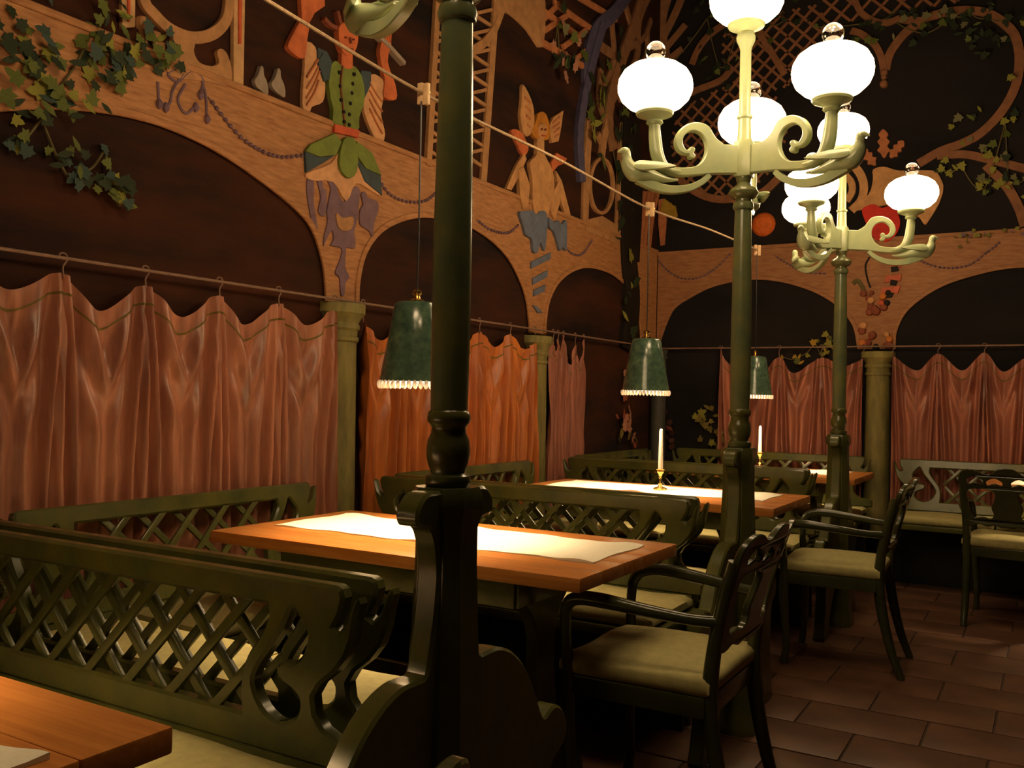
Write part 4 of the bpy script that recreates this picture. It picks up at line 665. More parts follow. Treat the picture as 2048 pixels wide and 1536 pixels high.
('painted_vine', 'B', [(-0.649, 2.855, 0.06, 2.62, 'leafyellow'), (-0.603, 3.238, 0.07, -2.34, 'leafpale'), (-0.711, 2.886, 0.073, -1.86, 'leafdark'), (-0.702, 2.895, 0.059, -0.11, 'leafyellow'), (-0.379, 2.845, 0.053, -3.01, 'leafyellow'), (-0.463, 2.751, 0.059, -0.69, 'leafyellow'), (-0.295, 2.778, 0.061, -0.12, 'leafdark'), (-0.301, 2.923, 0.063, -0.92, 'leafdark'), (-0.17, 2.644, 0.068, -1.52, 'leafyellow'), (-0.403, 2.702, 0.044, -1.99, 'leafdark'), (-0.419, 2.695, 0.05, 1.57, 'leafgreen'), (-0.458, 2.72, 0.043, 1.23, 'leafyellow'), (-0.52, 3.078, 0.047, 2.8, 'leafpale'), (-0.257, 3.179, 0.047, 3.01, 'leafyellow'), (-0.445, 2.808, 0.067, 0.51, 'leafpale'), (-0.437, 2.776, 0.068, 1.9, 'leafyellow'), (-0.206, 3.831, 0.046, -0.88, 'leafyellow'), (-0.248, 2.788, 0.051, 0.38, 'leafpale'), (-0.57, 2.893, 0.068, 2.75, 'leafyellow'), (-0.299, 3.087, 0.06, -2.29, 'leafgreen'), (-0.32, 2.762, 0.067, 1.26, 'leafyellow'), (-0.271, 3.465, 0.056, 1.74, 'leafyellow'), (-0.566, 3.064, 0.053, -1.76, 'leafyellow'), (-0.425, 2.986, 0.05, 2.79, 'leafgreen'), (-0.231, 2.75, 0.044, 2.49, 'leafgreen'), (-0.285, 2.723, 0.054, -0.91, 'leafyellow'), (-0.463, 3.277, 0.047, -0.54, 'leafyellow'), (-0.304, 2.798, 0.072, 0.26, 'leafdark'), (-0.348, 2.749, 0.065, 0.7, 'leafyellow'), (-0.406, 2.777, 0.048, 1.2, 'leafgreen'), (-0.184, 2.767, 0.045, 2.48, 'leafpale'), (-0.357, 2.921, 0.047, 0.26, 'leafyellow'), (-0.306, 3.172, 0.062, 1.83, 'leafyellow'), (-0.281, 2.754, 0.048, 1.67, 'leafyellow'), (-0.505, 3.23, 0.052, 3.02, 'leafdark'), (-0.52, 3.233, 0.062, 2.15, 'leafgreen'), (-0.641, 3.179, 0.049, -0.65, 'leafyellow'), (-0.614, 2.889, 0.055, 2.47, 'leafyellow'), (-0.305, 2.94, 0.066, 0.13, 'leafpale'), (-0.68, 2.948, 0.056, -1.85, 'leafyellow'), (-0.413, 2.955, 0.072, -1.95, 'leafyellow'), (-0.441, 3.005, 0.061, -2.96, 'leafpale'), (-0.386, 3.03, 0.066, -1.83, 'leafgreen'), (-0.249, 3.235, 0.065, 0.02, 'leafdark')]),
('painted_creeper', 'B', [(-1.459, 1.601, 0.039, 1.05, 'leafyellow'), (-1.603, 1.575, 0.039, 1.8, 'leafyellow'), (-1.444, 1.694, 0.06, 0.39, 'leafgreen'), (-1.793, 1.565, 0.035, -0.01, 'yellow'), (-1.704, 1.565, 0.037, -2.11, 'yellow'), (-1.48, 1.635, 0.061, -2.22, 'leafgreen'), (-1.446, 1.704, 0.039, 1.1, 'leafgreen'), (-1.47, 1.591, 0.06, -2.19, 'leafyellow'), (-1.535, 1.685, 0.038, -1.11, 'leafgreen'), (-1.681, 1.537, 0.057, -0.36, 'leafgreen'), (-1.455, 1.7, 0.041, -2.62, 'yellow'), (-1.497, 1.583, 0.051, -1.27, 'leafgreen'), (-1.504, 1.532, 0.048, -2.86, 'leafyellow'), (-1.424, 1.637, 0.056, -0.62, 'leafyellow'), (-1.457, 1.665, 0.055, -1.79, 'leafyellow'), (-1.646, 1.52, 0.049, 0.95, 'yellow'), (-1.664, 1.568, 0.043, -2.84, 'yellow'), (-1.48, 1.73, 0.055, -2.07, 'leafyellow'), (-1.475, 1.615, 0.042, 2.79, 'yellow'), (-1.554, 1.675, 0.06, 0.98, 'yellow')]),
('painted_shrub', 'B', [(-2.291, 0.98, 0.052, 0.34, 'leafolive'), (-2.382, 1.025, 0.063, 0.83, 'leafolive'), (-2.33, 0.883, 0.067, 1.86, 'leafyellow'), (-2.47, 1.094, 0.055, -0.01, 'leafyellow'), (-2.423, 1.055, 0.063, -2.72, 'leafolive'), (-2.336, 1.054, 0.045, 1.86, 'leafolive'), (-2.443, 1.079, 0.072, 0.02, 'leafolive'), (-2.434, 0.914, 0.058, -0.11, 'leafolive'), (-2.267, 0.928, 0.053, -1.88, 'leafolive'), (-2.421, 1.126, 0.072, 1.15, 'leafyellow'), (-2.266, 0.955, 0.048, 1.95, 'leafolive'), (-2.265, 0.964, 0.074, 0.98, 'leafolive'), (-2.407, 1.077, 0.044, 1.04, 'leafolive'), (-2.188, 0.901, 0.052, -1.95, 'leafyellow'), (-2.224, 0.895, 0.046, 1.41, 'leafolive'), (-2.412, 1.093, 0.068, 2.32, 'leafyellow'), (-2.227, 0.91, 0.058, -0.72, 'leafolive'), (-2.298, 1.102, 0.068, -1.68, 'leafyellow'), (-2.348, 1.159, 0.052, -1.41, 'leafolive'), (-2.373, 1.163, 0.073, -1.05, 'leafolive'), (-2.355, 0.99, 0.062, 2.87, 'leafolive'), (-2.271, 0.871, 0.075, -2.69, 'leafolive'), (-2.407, 1.09, 0.05, -1.86, 'leafyellow'), (-2.299, 0.852, 0.044, -2.78, 'leafolive')]),
('painted_flower_bush', 'L', [(6.445, 1.013, 0.095, -0.53, 'flowerpink'), (6.47, 1.416, 0.067, -0.44, 'flowerpink'), (6.408, 0.967, 0.103, 2.63, 'leafolive'), (6.306, 1.088, 0.089, -1.93, 'redbrown'), (6.501, 0.94, 0.076, 1.36, 'leafolive'), (6.613, 1.09, 0.098, -0.27, 'flowerpink'), (6.482, 1.229, 0.076, 2.51, 'redbrown'), (6.451, 1.065, 0.085, -2.31, 'flowerpink'), (6.505, 1.037, 0.083, 0.93, 'flowerpink'), (6.508, 1.146, 0.075, 0.44, 'flowerpink'), (6.401, 1.105, 0.099, 0.74, 'flowerred'), (6.482, 1.299, 0.092, -1.14, 'redbrown'), (6.594, 0.927, 0.106, 0.05, 'flowerpink'), (6.388, 0.927, 0.076, 1.81, 'leafolive'), (6.639, 0.867, 0.073, -0.4, 'flowerred'), (6.559, 0.995, 0.094, -2.55, 'flowerpink'), (6.497, 1.077, 0.082, 2.47, 'flowerpink'), (6.493, 0.994, 0.074, 0.65, 'flowerpink'), (6.624, 0.914, 0.093, -2.57, 'leafolive'), (6.459, 1.033, 0.084, 1.65, 'leafolive'), (6.426, 1.254, 0.083, 3.06, 'flowerred'), (6.476, 1.033, 0.092, 1.99, 'flowerpink')]),
('painted_flower_bush', 'B', [(-2.779, 1.08, 0.062, 1.53, 'redbrown'), (-2.679, 0.836, 0.055, 0.27, 'flowerdark'), (-2.726, 1.121, 0.063, 0.06, 'flowerdark'), (-2.68, 0.988, 0.067, -1.07, 'redbrown'), (-2.698, 0.975, 0.063, -0.5, 'flowerdark'), (-2.76, 1.067, 0.055, 3.05, 'redbrown'), (-2.691, 1.035, 0.061, -2.63, 'flowerdark'), (-2.755, 1.155, 0.05, -1.4, 'flowerdark'), (-2.764, 1.031, 0.051, 1.79, 'redbrown'), (-2.723, 0.994, 0.066, 0.85, 'flowerdark'), (-2.728, 0.917, 0.06, -2.93, 'flowerdark'), (-2.664, 0.84, 0.06, -1.01, 'flowerdark'), (-2.684, 0.946, 0.066, 1.79, 'flowerdark'), (-2.675, 0.889, 0.057, -2.17, 'flowerdark')]),
('painted_ledge_flowers', 'B', [(-0.424, 2.416, 0.024, 0.57, 'purple'), (-0.513, 2.394, 0.025, 2.37, 'purple'), (-0.483, 2.404, 0.033, -2.81, 'leafyellow'), (-0.193, 2.394, 0.03, 0.52, 'purple'), (-0.398, 2.403, 0.037, 0.62, 'leafolive'), (-0.57, 2.413, 0.036, 0.71, 'leafyellow'), (-0.419, 2.406, 0.032, -2.77, 'leafolive'), (-0.607, 2.401, 0.027, -1.56, 'leafolive'), (-0.454, 2.408, 0.026, 0.57, 'leafolive'), (-0.532, 2.362, 0.029, 0.07, 'leafolive'), (-0.223, 2.434, 0.031, 0.99, 'leafyellow'), (-0.363, 2.422, 0.027, 0.03, 'leafolive'), (-0.53, 2.421, 0.034, 2.43, 'purple'), (-0.402, 2.405, 0.022, 1.84, 'leafyellow'), (-0.462, 2.401, 0.035, 2.08, 'leafyellow'), (-0.491, 2.441, 0.029, -0.64, 'leafyellow'), (-0.508, 2.431, 0.036, 2.08, 'purple'), (-0.577, 2.335, 0.03, 0.09, 'leafolive'), (-0.554, 2.41, 0.037, -2.63, 'purple'), (-0.541, 2.417, 0.033, 1.56, 'leafolive'), (-0.172, 2.411, 0.031, 0.29, 'purple'), (-0.306, 2.425, 0.033, -1.6, 'leafolive'), (-0.537, 2.401, 0.034, 3.04, 'leafyellow'), (-0.258, 2.413, 0.032, -1.77, 'purple')]),
]

# ------------------------------------------------------------------ the room
WX, WY, WH = -2.845, 7.15, 4.7          # curtain wall plane, end wall plane, ceiling height
def box_obj(name, x0, x1, y0, y1, z0, z1, mat, b=0.0, parent=None):
    return obj(name, make_mesh(name, *vf_box(x0, x1, y0, y1, z0, z1, b)), mat, parent)

struct(box_obj('wall_left', WX - 0.15, WX, -2.0, WY + 0.15, 0, WH, 'wall_dusk'))
struct(box_obj('wall_back', WX, 4.2, WY, WY + 0.15, 0, WH, 'wall_night'))
struct(box_obj('wall_right', 4.2, 4.35, -2.0, WY + 0.15, 0, WH, 'dark_plaster'))
struct(box_obj('wall_front', WX, 4.2, -2.15, -2.0, 0, WH, 'dark_plaster'))
struct(box_obj('ceiling', WX - 0.15, 4.35, -2.15, WY + 0.15, WH, WH + 0.1, 'dark_plaster'))
floor = struct(box_obj('floor', WX - 0.15, 4.35, -2.15, WY + 0.15, -0.10, -0.006, 'tile_joint'))
random.seed(7)
TW, TD = 0.44, 0.30
tile_meshes = []
for k in range(6):
    tile_meshes.append(make_mesh('tile', *vf_box(-TW / 2 + .004, TW / 2 - .004, -TD / 2 + .004, TD / 2 - .004, -0.02, 0.0, 0.003)))
for j in range(22):
    for i in range(13):
        x = -2.6 + (i + 0.5) * TW + (0.22 if j % 2 else 0)
        y = 0.6 + (j + 0.5) * TD
        if x > 2.4 or y > WY - 0.1: continue
        t = obj('tile', random.choice(tile_meshes), 'stone_tile', floor, (x, y, random.uniform(-0.0015, 0.0)))
        t.rotation_euler = (0, 0, PI * random.randint(0, 1))

# ------------------------------------------------------------------ wall relief helper
def wall_vf(vf, wall, base):
    """board coordinates (u, w, v) -> world relative to the thing's base point on that wall"""
    if wall == 'L':
        return [(q[1], q[0] - base[0], q[2] - base[1]) for q in vf[0]], vf[1]
    return [(q[0] - base[0], -q[1], q[2] - base[1]) for q in vf[0]], vf[1]

def wall_loc(wall, base):
    return (WX, base[0], base[1]) if wall == 'L' else (base[0], WY, base[1])

# ------------------------------------------------------------------ arcades
def smooth(pts, n=6):
    return [tuple(p) for p in spline(pts, n)]
A1 = [(3.146, 1.62), (3.142, 1.70), (3.11, 1.831), (3.012, 1.977), (2.784, 2.081), (2.489, 2.167), (2.20, 2.198)]
A1 = smooth(A1 + [(4.40 - p[0], p[1]) for p in A1[-2::-1]])
A2 = smooth([(5.012, 1.62), (5.005, 1.70), (4.933, 1.882), (4.714, 2.070), (4.40, 2.165), (4.10, 2.178), (3.80, 2.140), (3.55, 2.04), (3.41, 1.91), (3.355, 1.76), (3.35, 1.62)])
A3 = smooth([(6.83, 1.62), (6.80, 1.78), (6.709, 1.959), (6.50, 2.09), (6.20, 2.155), (5.845, 2.152), (5.58, 2.09), (5.374, 1.985), (5.25, 1.85), (5.21, 1.72), (5.205, 1.62)])
left_outline = [(0.95, 1.62), (0.95, 2.445), (7.13, 2.445), (7.13, 1.62)] + A3 + A2 + A1
root = thing('painted_arcade', 'tan wood-grained arcade of round arches painted along the wall of the orange curtain', 'mural', wall_loc('L', (4.0, 1.62)))
me = make_mesh('arcade', *wall_vf(vf_plate(left_outline, (), 0, 0.014, 0.003, False), 'L', (4.0, 1.62)), smooth=False)
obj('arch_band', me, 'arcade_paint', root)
for a in (A1, A2, A3):
    st = [(p[0], p[1]) for p in a[::2]]
    obj('arch_moulding', make_mesh('moulding', *wall_vf(vf_strip(st, 0.03, 0.010, 0.021, 0.003, 2), 'L', (4.0, 1.62)), smooth=False), 'arcade_paint', root)
obj('cornice', make_mesh('cornice', *wall_vf(vf_plate([(0.95, 2.425), (0.95, 2.452), (7.13, 2.452), (7.13, 2.425)], (), 0.010, 0.024, 0.003, False), 'L', (4.0, 1.62)), smooth=False), 'arcade_paint', root)

B1 = smooth([(-2.815, 1.62), (-2.80, 1.72), (-2.70, 1.956), (-2.55, 2.06), (-2.386, 2.135), (-2.20, 2.175), (-2.024, 2.186), (-1.85, 2.165), (-1.678, 2.116), (-1.52, 2.045), (-1.382, 1.945), (-1.275, 1.80), (-1.236, 1.62)])
B2 = [(-1.003, 1.62), (-0.99, 1.77), (-0.898, 1.93), (-0.671, 2.082), (-0.358, 2.169), (-0.12, 2.182)]
B2 = smooth(B2 + [(-0.24 - p[0], p[1]) for p in B2[-2::-1]])
back_outline = [(-2.83, 2.43), (-2.83, 1.62)] + B1 + B2 + [(1.05, 1.62), (1.05, 2.43)]
root = thing('painted_arcade', 'tan arcade of wide arches painted behind the far candle table, dim and reddish', 'mural', wall_loc('B', (-1.1, 1.62)))
me = make_mesh('arcade', *wall_vf(vf_plate(back_outline, (), 0, 0.014, 0.003, False), 'B', (-1.1, 1.62)), smooth=False)
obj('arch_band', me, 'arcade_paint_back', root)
for a in (B1, B2):
    st = [(p[0], p[1]) for p in a[::2]]
    obj('arch_moulding', make_mesh('moulding', *wall_vf(vf_strip(st, 0.03, 0.010, 0.021, 0.003, 2), 'B', (-1.1, 1.62)), smooth=False), 'arcade_paint_back', root)
obj('cornice', make_mesh('cornice', *wall_vf(vf_plate([(-2.83, 2.41), (-2.83, 2.437), (1.05, 2.437), (1.05, 2.41)], (), 0.010, 0.024, 0.003, False), 'B', (-1.1, 1.62)), smooth=False), 'arcade_paint_back', root)

# ------------------------------------------------------------------ half-round columns under the arches
def column(wall, u, half, ztop, mat, label, capmat='column_paint'):
    root = thing('painted_column', label, 'column', wall_loc(wall, (u, 0.0)))
    def half_lathe(prof, depth):
        v, f = [], []
        n = 14
        for r, z in prof:
            for k in range(n + 1):
                a = PI * k / n
                v.append((u - r * math.cos(a), max(0.001, depth * r / half * math.sin(a)), z))
        m = len(prof)
        for i in range(m - 1):
            for k in range(n):
                f.append((i * (n + 1) + k, i * (n + 1) + k + 1, (i + 1) * (n + 1) + k + 1, (i + 1) * (n + 1) + k))
        f.append(tuple(range(n + 1))); f.append(tuple((m - 1) * (n + 1) + k for k in range(n + 1)))
        for i in range(m - 1):
            f.append((i * (n + 1), (i + 1) * (n + 1), (i + 1) * (n + 1) + n, i * (n + 1) + n))
        return wall_vf((v, f), wall, (u, 0.0))
    d = 0.075
    obj('shaft', make_mesh('shaft', *half_lathe([(half * 1.08, 0.25), (half * 1.04, 0.8), (half * 0.97, ztop - 0.17)], d)), mat, root)
    z = ztop
    obj('capital', make_mesh('capital', *half_lathe([(half * .97, z - .18), (half * 1.08, z - .17), (half * 1.08, z - .155), (half * .99, z - .15), (half * 1.02, z - .125), (half * 1.13, z - .115), (half * 1.13, z - .10), (half * 1.05, z - .09), (half * 1.25, z - .06), (half * 1.42, z - .045), (half * 1.42, z - .005), (half * 1.36, z)], d), angle=30), capmat, root)
    return root
column('L', 3.247, 0.094, 1.632, 'column_paint', 'olive painted column between the rose curtain and the orange curtain')
column('L', 5.103, 0.098, 1.605, 'column_paint', 'olive painted column between the orange curtain and the narrow gathered pink curtain')
column('B', -1.108, 0.083, 1.602, 'column_paint', 'olive painted column under the red flower bouquet on the end wall')
column('L', 1.14, 0.094, 1.632, 'column_paint', 'olive painted column at the other end of the rose curtain')
column('B', 0.88, 0.083, 1.602, 'column_paint', 'olive painted column at the far side of the curtain behind the bright lattice bench')
root = thing('corner_column', 'dark grey slim column in the room corner beside the painted flowers', 'column', (-2.775, 7.06, 0))
obj('shaft', make_mesh('shaft', *vf_lathe([(0.075, 0), (0.075, 0.3), (0.066, 0.35), (0.06, 1.55)], 20)), 'column_grey', root)
obj('capital', make_mesh('capital', *vf_lathe([(0.06, 1.55), (0.072, 1.56), (0.062, 1.58), (0.07, 1.60), (0.07, 1.622)], 20)), 'column_grey', root)

# ------------------------------------------------------------------ curtains on hooks
def rod(name, wall, u0, u1, z, label):
    p = [(u0, 0.055, z), (u1, 0.055, z)]
    base = ((u0 + u1) / 2, z)
    v, f = vf_tube([(q[0], q[1], q[2]) for q in p], 0.006, 8)
    o = obj(name, make_mesh('rod', *wall_vf((v, f), wall, base)), 'rod_metal', None, wall_loc(wall, base))
    return tag(o, label, 'curtain rod')
rod('curtain_rod', 'L', 0.95, 7.08, 1.642, 'thin brown curtain rod along the wall with the column between rose and orange curtains')
rod('curtain_rod', 'B', -2.80, 1.0, 1.637, 'thin brown curtain rod across the end wall')

def vnoise(x, y, s):
    return math.sin(x * 2.1 + s) * math.cos(y * 1.7 - s * 1.3) + 0.5 * math.sin(x * 4.7 - y * 3.1 + s * 2.2)

def curtain(wall, keys, zb, mat, label, seed, folds=3, amp=0.040, hooks=True, u0=None, u1=None):
    """keys: (u, z, is_hook) along the top edge"""
    rnd = random.Random(seed)
    us = [k[0] for k in keys]
    hk = [k[0] for k in keys if k[2]]
    U0, U1 = us[0], us[-1]
    root = thing('curtain', label, 'curtain', wall_loc(wall, ((U0 + U1) / 2, zb)))
    base = ((U0 + U1) / 2, zb)
    nu = int((U1 - U0) / 0.0065); nv = 84
    top = spline([(k[0], k[1]) for k in keys], 24)
    def ztop(u):
        for a, b in zip(top, top[1:]):
            if a.x <= u <= b.x and b.x > a.x:
                return a.y + (b.y - a.y) * (u - a.x) / (b.x - a.x)
        return top[-1].y if u > U0 + 0.01 else top[0].y
    spans = {}
    def span(u):
        # nearest hooks on either side
        L = [h for h in hk if h <= u]; R = [h for h in hk if h > u]
        a = L[-1] if L else (R[0] - 0.34)
        b = R[0] if R else (L[-1] + 0.34)
        return a, b
    v, f = [], []
    zmax = max(k[1] for k in keys)
    for j in range(nv + 1):
        tv = j / nv
        for i in range(nu + 1):
            u = U0 + (U1 - U0) * i / nu
            zt = ztop(u)
            z = zt + (zb - zt) * tv
            a, b = span(u)
            key = round(a * 50)
            if key not in spans:
                spans[key] = (rnd.uniform(0, 6.28), rnd.uniform(0.85, 1.2), rnd.uniform(-1, 1), rnd.uniform(0.55, 0.95), rnd.uniform(0.35, 0.62))
            ph, fr, sk, vs_, vm = spans[key]
            mid = a + (b - a) * (0.5 + 0.08 * sk)
            left = u < mid
            half = max(0.02, (mid - a) if left else (b - mid))
            t = min(1.0, ((u - a) if left else (b - u)) / half)
            drop = (zmax - z) / 1.25                       # 0 at rod .. 1 at hem
            pw = 0.42 + 0.58 * min(1.0, max(0.0, drop / 0.62))
            sd = 1 if left else -1
            w = t ** pw + 0.030 * math.sin(z * 4.3 + ph * sd) * min(1, t * 3) * min(1, (1 - t) * 3)
            w = min(1.0, max(0.0, w))
            f1 = 0.16 * fr; f2 = 0.33 + 0.05 * sk * sd; f3 = 0.50 + 0.04 * math.sin(ph + sd); f4 = 0.76 + 0.05 * math.cos(ph * 2 + sd)
            prof = ((0, 1.0), (f1 * .45, 0.85), (f1, -1.0), (f2, 0.75), (f3, -0.75), (f4, 0.55), (1.0, -0.35))
            ridge = 0.0
            for (wa, ha), (wb, hb) in zip(prof, prof[1:]):
                if wa <= w <= wb:
                    q = (w - wa) / (wb - wa)
                    q = 0.5 - 0.5 * math.cos(PI * q)
                    ridge = ha + (hb - ha) * (q ** 0.8 if hb > ha else 1 - (1 - q) ** 0.8)
                    break
            x = w * 9
            env = 0.40 + 0.60 * min(1.0, drop / 0.18)
            dd = amp * env * ridge * (0.9 + 0.25 * math.sin(z * 5 + ph))
            # swag creases: V-shaped folds falling between the hooks, fading downwards
            s = 1 - t
            vline = drop - 0.08 + 0.34 * s
            sw = math.cos(vline * 30 + 0.5 * vnoise(u * 5, z * 2, ph + 1))
            fade = max(0.0, 1 - abs(drop - 0.24) / 0.24) * min(1.0, max(0.0, (t - 0.30) / 0.35))
            dd = dd * (1 - 0.6 * fade) + amp * 0.55 * fade * sw
            # cross wrinkles low down
            wr = math.exp(-((drop - vs_) / 0.05) ** 2) * math.sin(u * 26 + ph)
            dd += amp * 0.16 * wr
            dd += 0.003 * vnoise(u * 9, z * 6, ph)
            v.append((u, max(0.012, 0.055 + dd), z))
    for j in range(nv):
        for i in range(nu):
            q = j * (nu + 1) + i
            f.append((q, q + 1, q + nu + 2, q + nu + 1))
    me = make_mesh('curtain_cloth', *wall_vf((v, f), wall, base), angle=180)
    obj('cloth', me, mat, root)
    # green stitched band just below the top edge
    vb, fb = [], []
    for i in range(nu + 1):
        for dz in (0.060, 0.068):
            j = dz / (v[i][2] - zb) * nv
            j0 = int(j)
            q0 = v[j0 * (nu + 1) + i]; q1 = v[(j0 + 1) * (nu + 1) + i]
            k = j - j0
            vb.append((q0[0] * (1 - k) + q1[0] * k, q0[1] * (1 - k) + q1[1] * k + 0.0025, q0[2] * (1 - k) + q1[2] * k))
    for i in range(nu):
        fb.append((2 * i, 2 * i + 2, 2 * i + 3, 2 * i + 1))
    obj('hem_trim', make_mesh('hem_trim', *wall_vf((vb, fb), wall, base), angle=180), 'paint_leafolive', root)
    zr = 1.642 if wall == 'L' else 1.637
    for h in hk:
        zt = ztop(h)
        r = 0.016
        pts = [(h + 0.004, 0.058, zt - 0.012), (h, 0.058, max(zt + 0.01, zr - 0.03)), (h + r, 0.056, zr - 0.004), (h + r * .6, 0.056, zr + r * .9), (h - r * .5, 0.056, zr + r * .9), (h - r * .9, 0.056, zr)]
        obj('hook', make_mesh('hook', *wall_vf(vf_tube(spline(pts, 4), 0.0028, 6), wall, base)), 'rod_metal', root)
    return root

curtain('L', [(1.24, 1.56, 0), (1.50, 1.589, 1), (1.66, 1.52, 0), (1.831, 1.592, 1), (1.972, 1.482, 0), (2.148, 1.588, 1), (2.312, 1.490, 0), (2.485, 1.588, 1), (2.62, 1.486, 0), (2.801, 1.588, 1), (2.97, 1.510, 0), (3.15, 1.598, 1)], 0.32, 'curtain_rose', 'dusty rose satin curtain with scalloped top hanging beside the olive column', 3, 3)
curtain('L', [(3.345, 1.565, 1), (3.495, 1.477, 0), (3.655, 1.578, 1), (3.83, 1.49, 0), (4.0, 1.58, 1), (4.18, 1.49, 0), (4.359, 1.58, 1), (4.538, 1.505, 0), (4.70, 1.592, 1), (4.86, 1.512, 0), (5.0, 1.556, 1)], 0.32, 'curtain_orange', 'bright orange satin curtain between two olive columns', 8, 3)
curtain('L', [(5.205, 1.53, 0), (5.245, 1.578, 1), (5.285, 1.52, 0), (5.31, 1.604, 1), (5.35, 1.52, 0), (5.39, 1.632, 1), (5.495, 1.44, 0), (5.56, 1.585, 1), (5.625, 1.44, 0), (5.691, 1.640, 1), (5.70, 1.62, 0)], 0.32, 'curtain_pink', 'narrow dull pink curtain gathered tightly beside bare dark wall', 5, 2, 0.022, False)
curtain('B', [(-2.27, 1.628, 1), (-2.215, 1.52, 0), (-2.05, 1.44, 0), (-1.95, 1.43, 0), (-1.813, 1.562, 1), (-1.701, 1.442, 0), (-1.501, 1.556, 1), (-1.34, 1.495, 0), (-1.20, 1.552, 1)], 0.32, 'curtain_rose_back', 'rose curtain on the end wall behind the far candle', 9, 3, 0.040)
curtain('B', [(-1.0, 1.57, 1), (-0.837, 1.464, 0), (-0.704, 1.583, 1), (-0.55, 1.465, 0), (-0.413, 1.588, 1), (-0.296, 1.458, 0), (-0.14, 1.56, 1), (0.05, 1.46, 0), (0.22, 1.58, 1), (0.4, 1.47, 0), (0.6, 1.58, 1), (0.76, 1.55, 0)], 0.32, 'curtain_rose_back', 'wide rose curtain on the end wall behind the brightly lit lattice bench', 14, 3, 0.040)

# ------------------------------------------------------------------ mural relief
LABELS = {
 'scroll_balustrade': ('tan scrolled balustrade with ring and two striped posts painted above the arcade', 'mural'),
 'painted_dove.0': ('pale grey painted dove perched next to a striped post', 'painted bird'),
 'painted_dove.1': ('pale grey painted dove perched toward the green-vested figure', 'painted bird'),
 'painted_figure': ('painted winged figure in a green buttoned vest raising both arms', 'painted figure'),
 'painted_ribbon_swag': ('purple painted ribbon swag below the green-vested figure', 'mural'),
 'painted_trellis_pilaster': ('tan painted trellis pilaster with bracket rising above the arcade', 'mural'),
 'painted_trellis_canopy': ('reddish painted trellis canopy hung with leaves and pink blossoms', 'mural'),
 'painted_blue_ribbon': ('long dark blue painted ribbon trailing down from the branches', 'mural'),
 'painted_fairy': ('painted fairy with orange hair and upright feathered wings', 'painted figure'),
 'painted_blue_stripe': ('grey-blue slanting stripes painted down the column below the fairy', 'mural'),
 'painted_oval_frame': ('tall tan oval frame painted beside the fairy', 'mural'),
 'painted_tree': ('black painted trunk rising along the wall near the room corner', 'mural'),
 'painted_branch': ('tan painted tree boughs above the oval frame', 'mural'),
 'painted_branch.1': ('tan painted boughs at the corner on the end wall', 'mural'),
 'painted_corner_bust': ('painted tassel with yellow blossoms by the room corner', 'mural'),
 'painted_corner_fringe': ('reddish painted fringe of strands at the room corner', 'mural'),
 'painted_lattice_ring': ('painted round lattice behind the lamp globes', 'mural'),
 'painted_trellis_arch': ('painted trellis arches with hanging pendant knob on the dark end wall', 'mural'),
 'painted_oak_crown': ('crown of three painted oak leaves on the end wall', 'mural'),
 'painted_scroll_mask': ('tan painted scroll mask with red cloth above the end wall arches', 'mural'),
 'painted_orange_ball': ('orange painted ball resting on the end wall arcade', 'mural'),
 'painted_bouquet': ('painted bouquet of dark red flowers over the olive column', 'mural'),
}
roots = {}
for mi, (name, part, wall, kind, paint, w, lev, pts) in enumerate(MURAL):
    if name not in roots:
        allp = [q for r in MURAL if r[0] == name for q in r[7]]
        base = (round(sum(q[0] for q in allp) / len(allp), 3), min(q[1] for q in allp))
        lab, cat = LABELS[name]
        roots[name] = (thing(name.split('.')[0], lab, cat, wall_loc(wall, base)), base)
    root, base = roots[name]
    t1 = 0.012 + 0.006 * lev + 0.00045 * (mi % 11)      # no two faces share a plane
    if kind == 'poly':
        loop = [tuple(p) for p in spline(pts, 3, True)] if len(pts) > 6 else pts
        vf = vf_plate(loop, (), 0.001, t1, 0.002, False)
    elif kind == 'strip':
        if part == 'ring' and name == 'painted_oval_frame':
            u = sum(q[0] for q in pts[:-1]) / (len(pts) - 1); zc = sum(q[1] for q in pts[:-1]) / (len(pts) - 1)
            vf = vf_plate(pts[:-1], ([(u + (q[0] - u) * .8, zc + (q[1] - zc) * .88) for q in pts[:-1]],), 0.0, t1, 0.002, False)
        else:
            vf = vf_strip(pts, w, 0.001, t1)
    else:
        u, z = pts[0]
        n = 20
        dome = part in ('ball', 'flower', 'pendant_knob')
        if dome:
            prof = [(w, 0.0), (w * .97, t1 * .5), (w * .8, t1 + w * .12), (w * .5, t1 + w * .25), (0.001, t1 + w * .3)]
            vf = vf_lathe(prof, n)
            vf = ([(u + q[0], q[2], z + q[1]) for q in vf[0]], vf[1])
        else:
            vf = vf_plate([(u + w * math.cos(2 * PI * k / n), z + w * math.sin(2 * PI * k / n)) for k in range(n)], (), 0.0, t1, 0.0015, False)
    obj(part, make_mesh(part, *wall_vf(vf, wall, base), smooth=False), 'paint_' + paint, root)

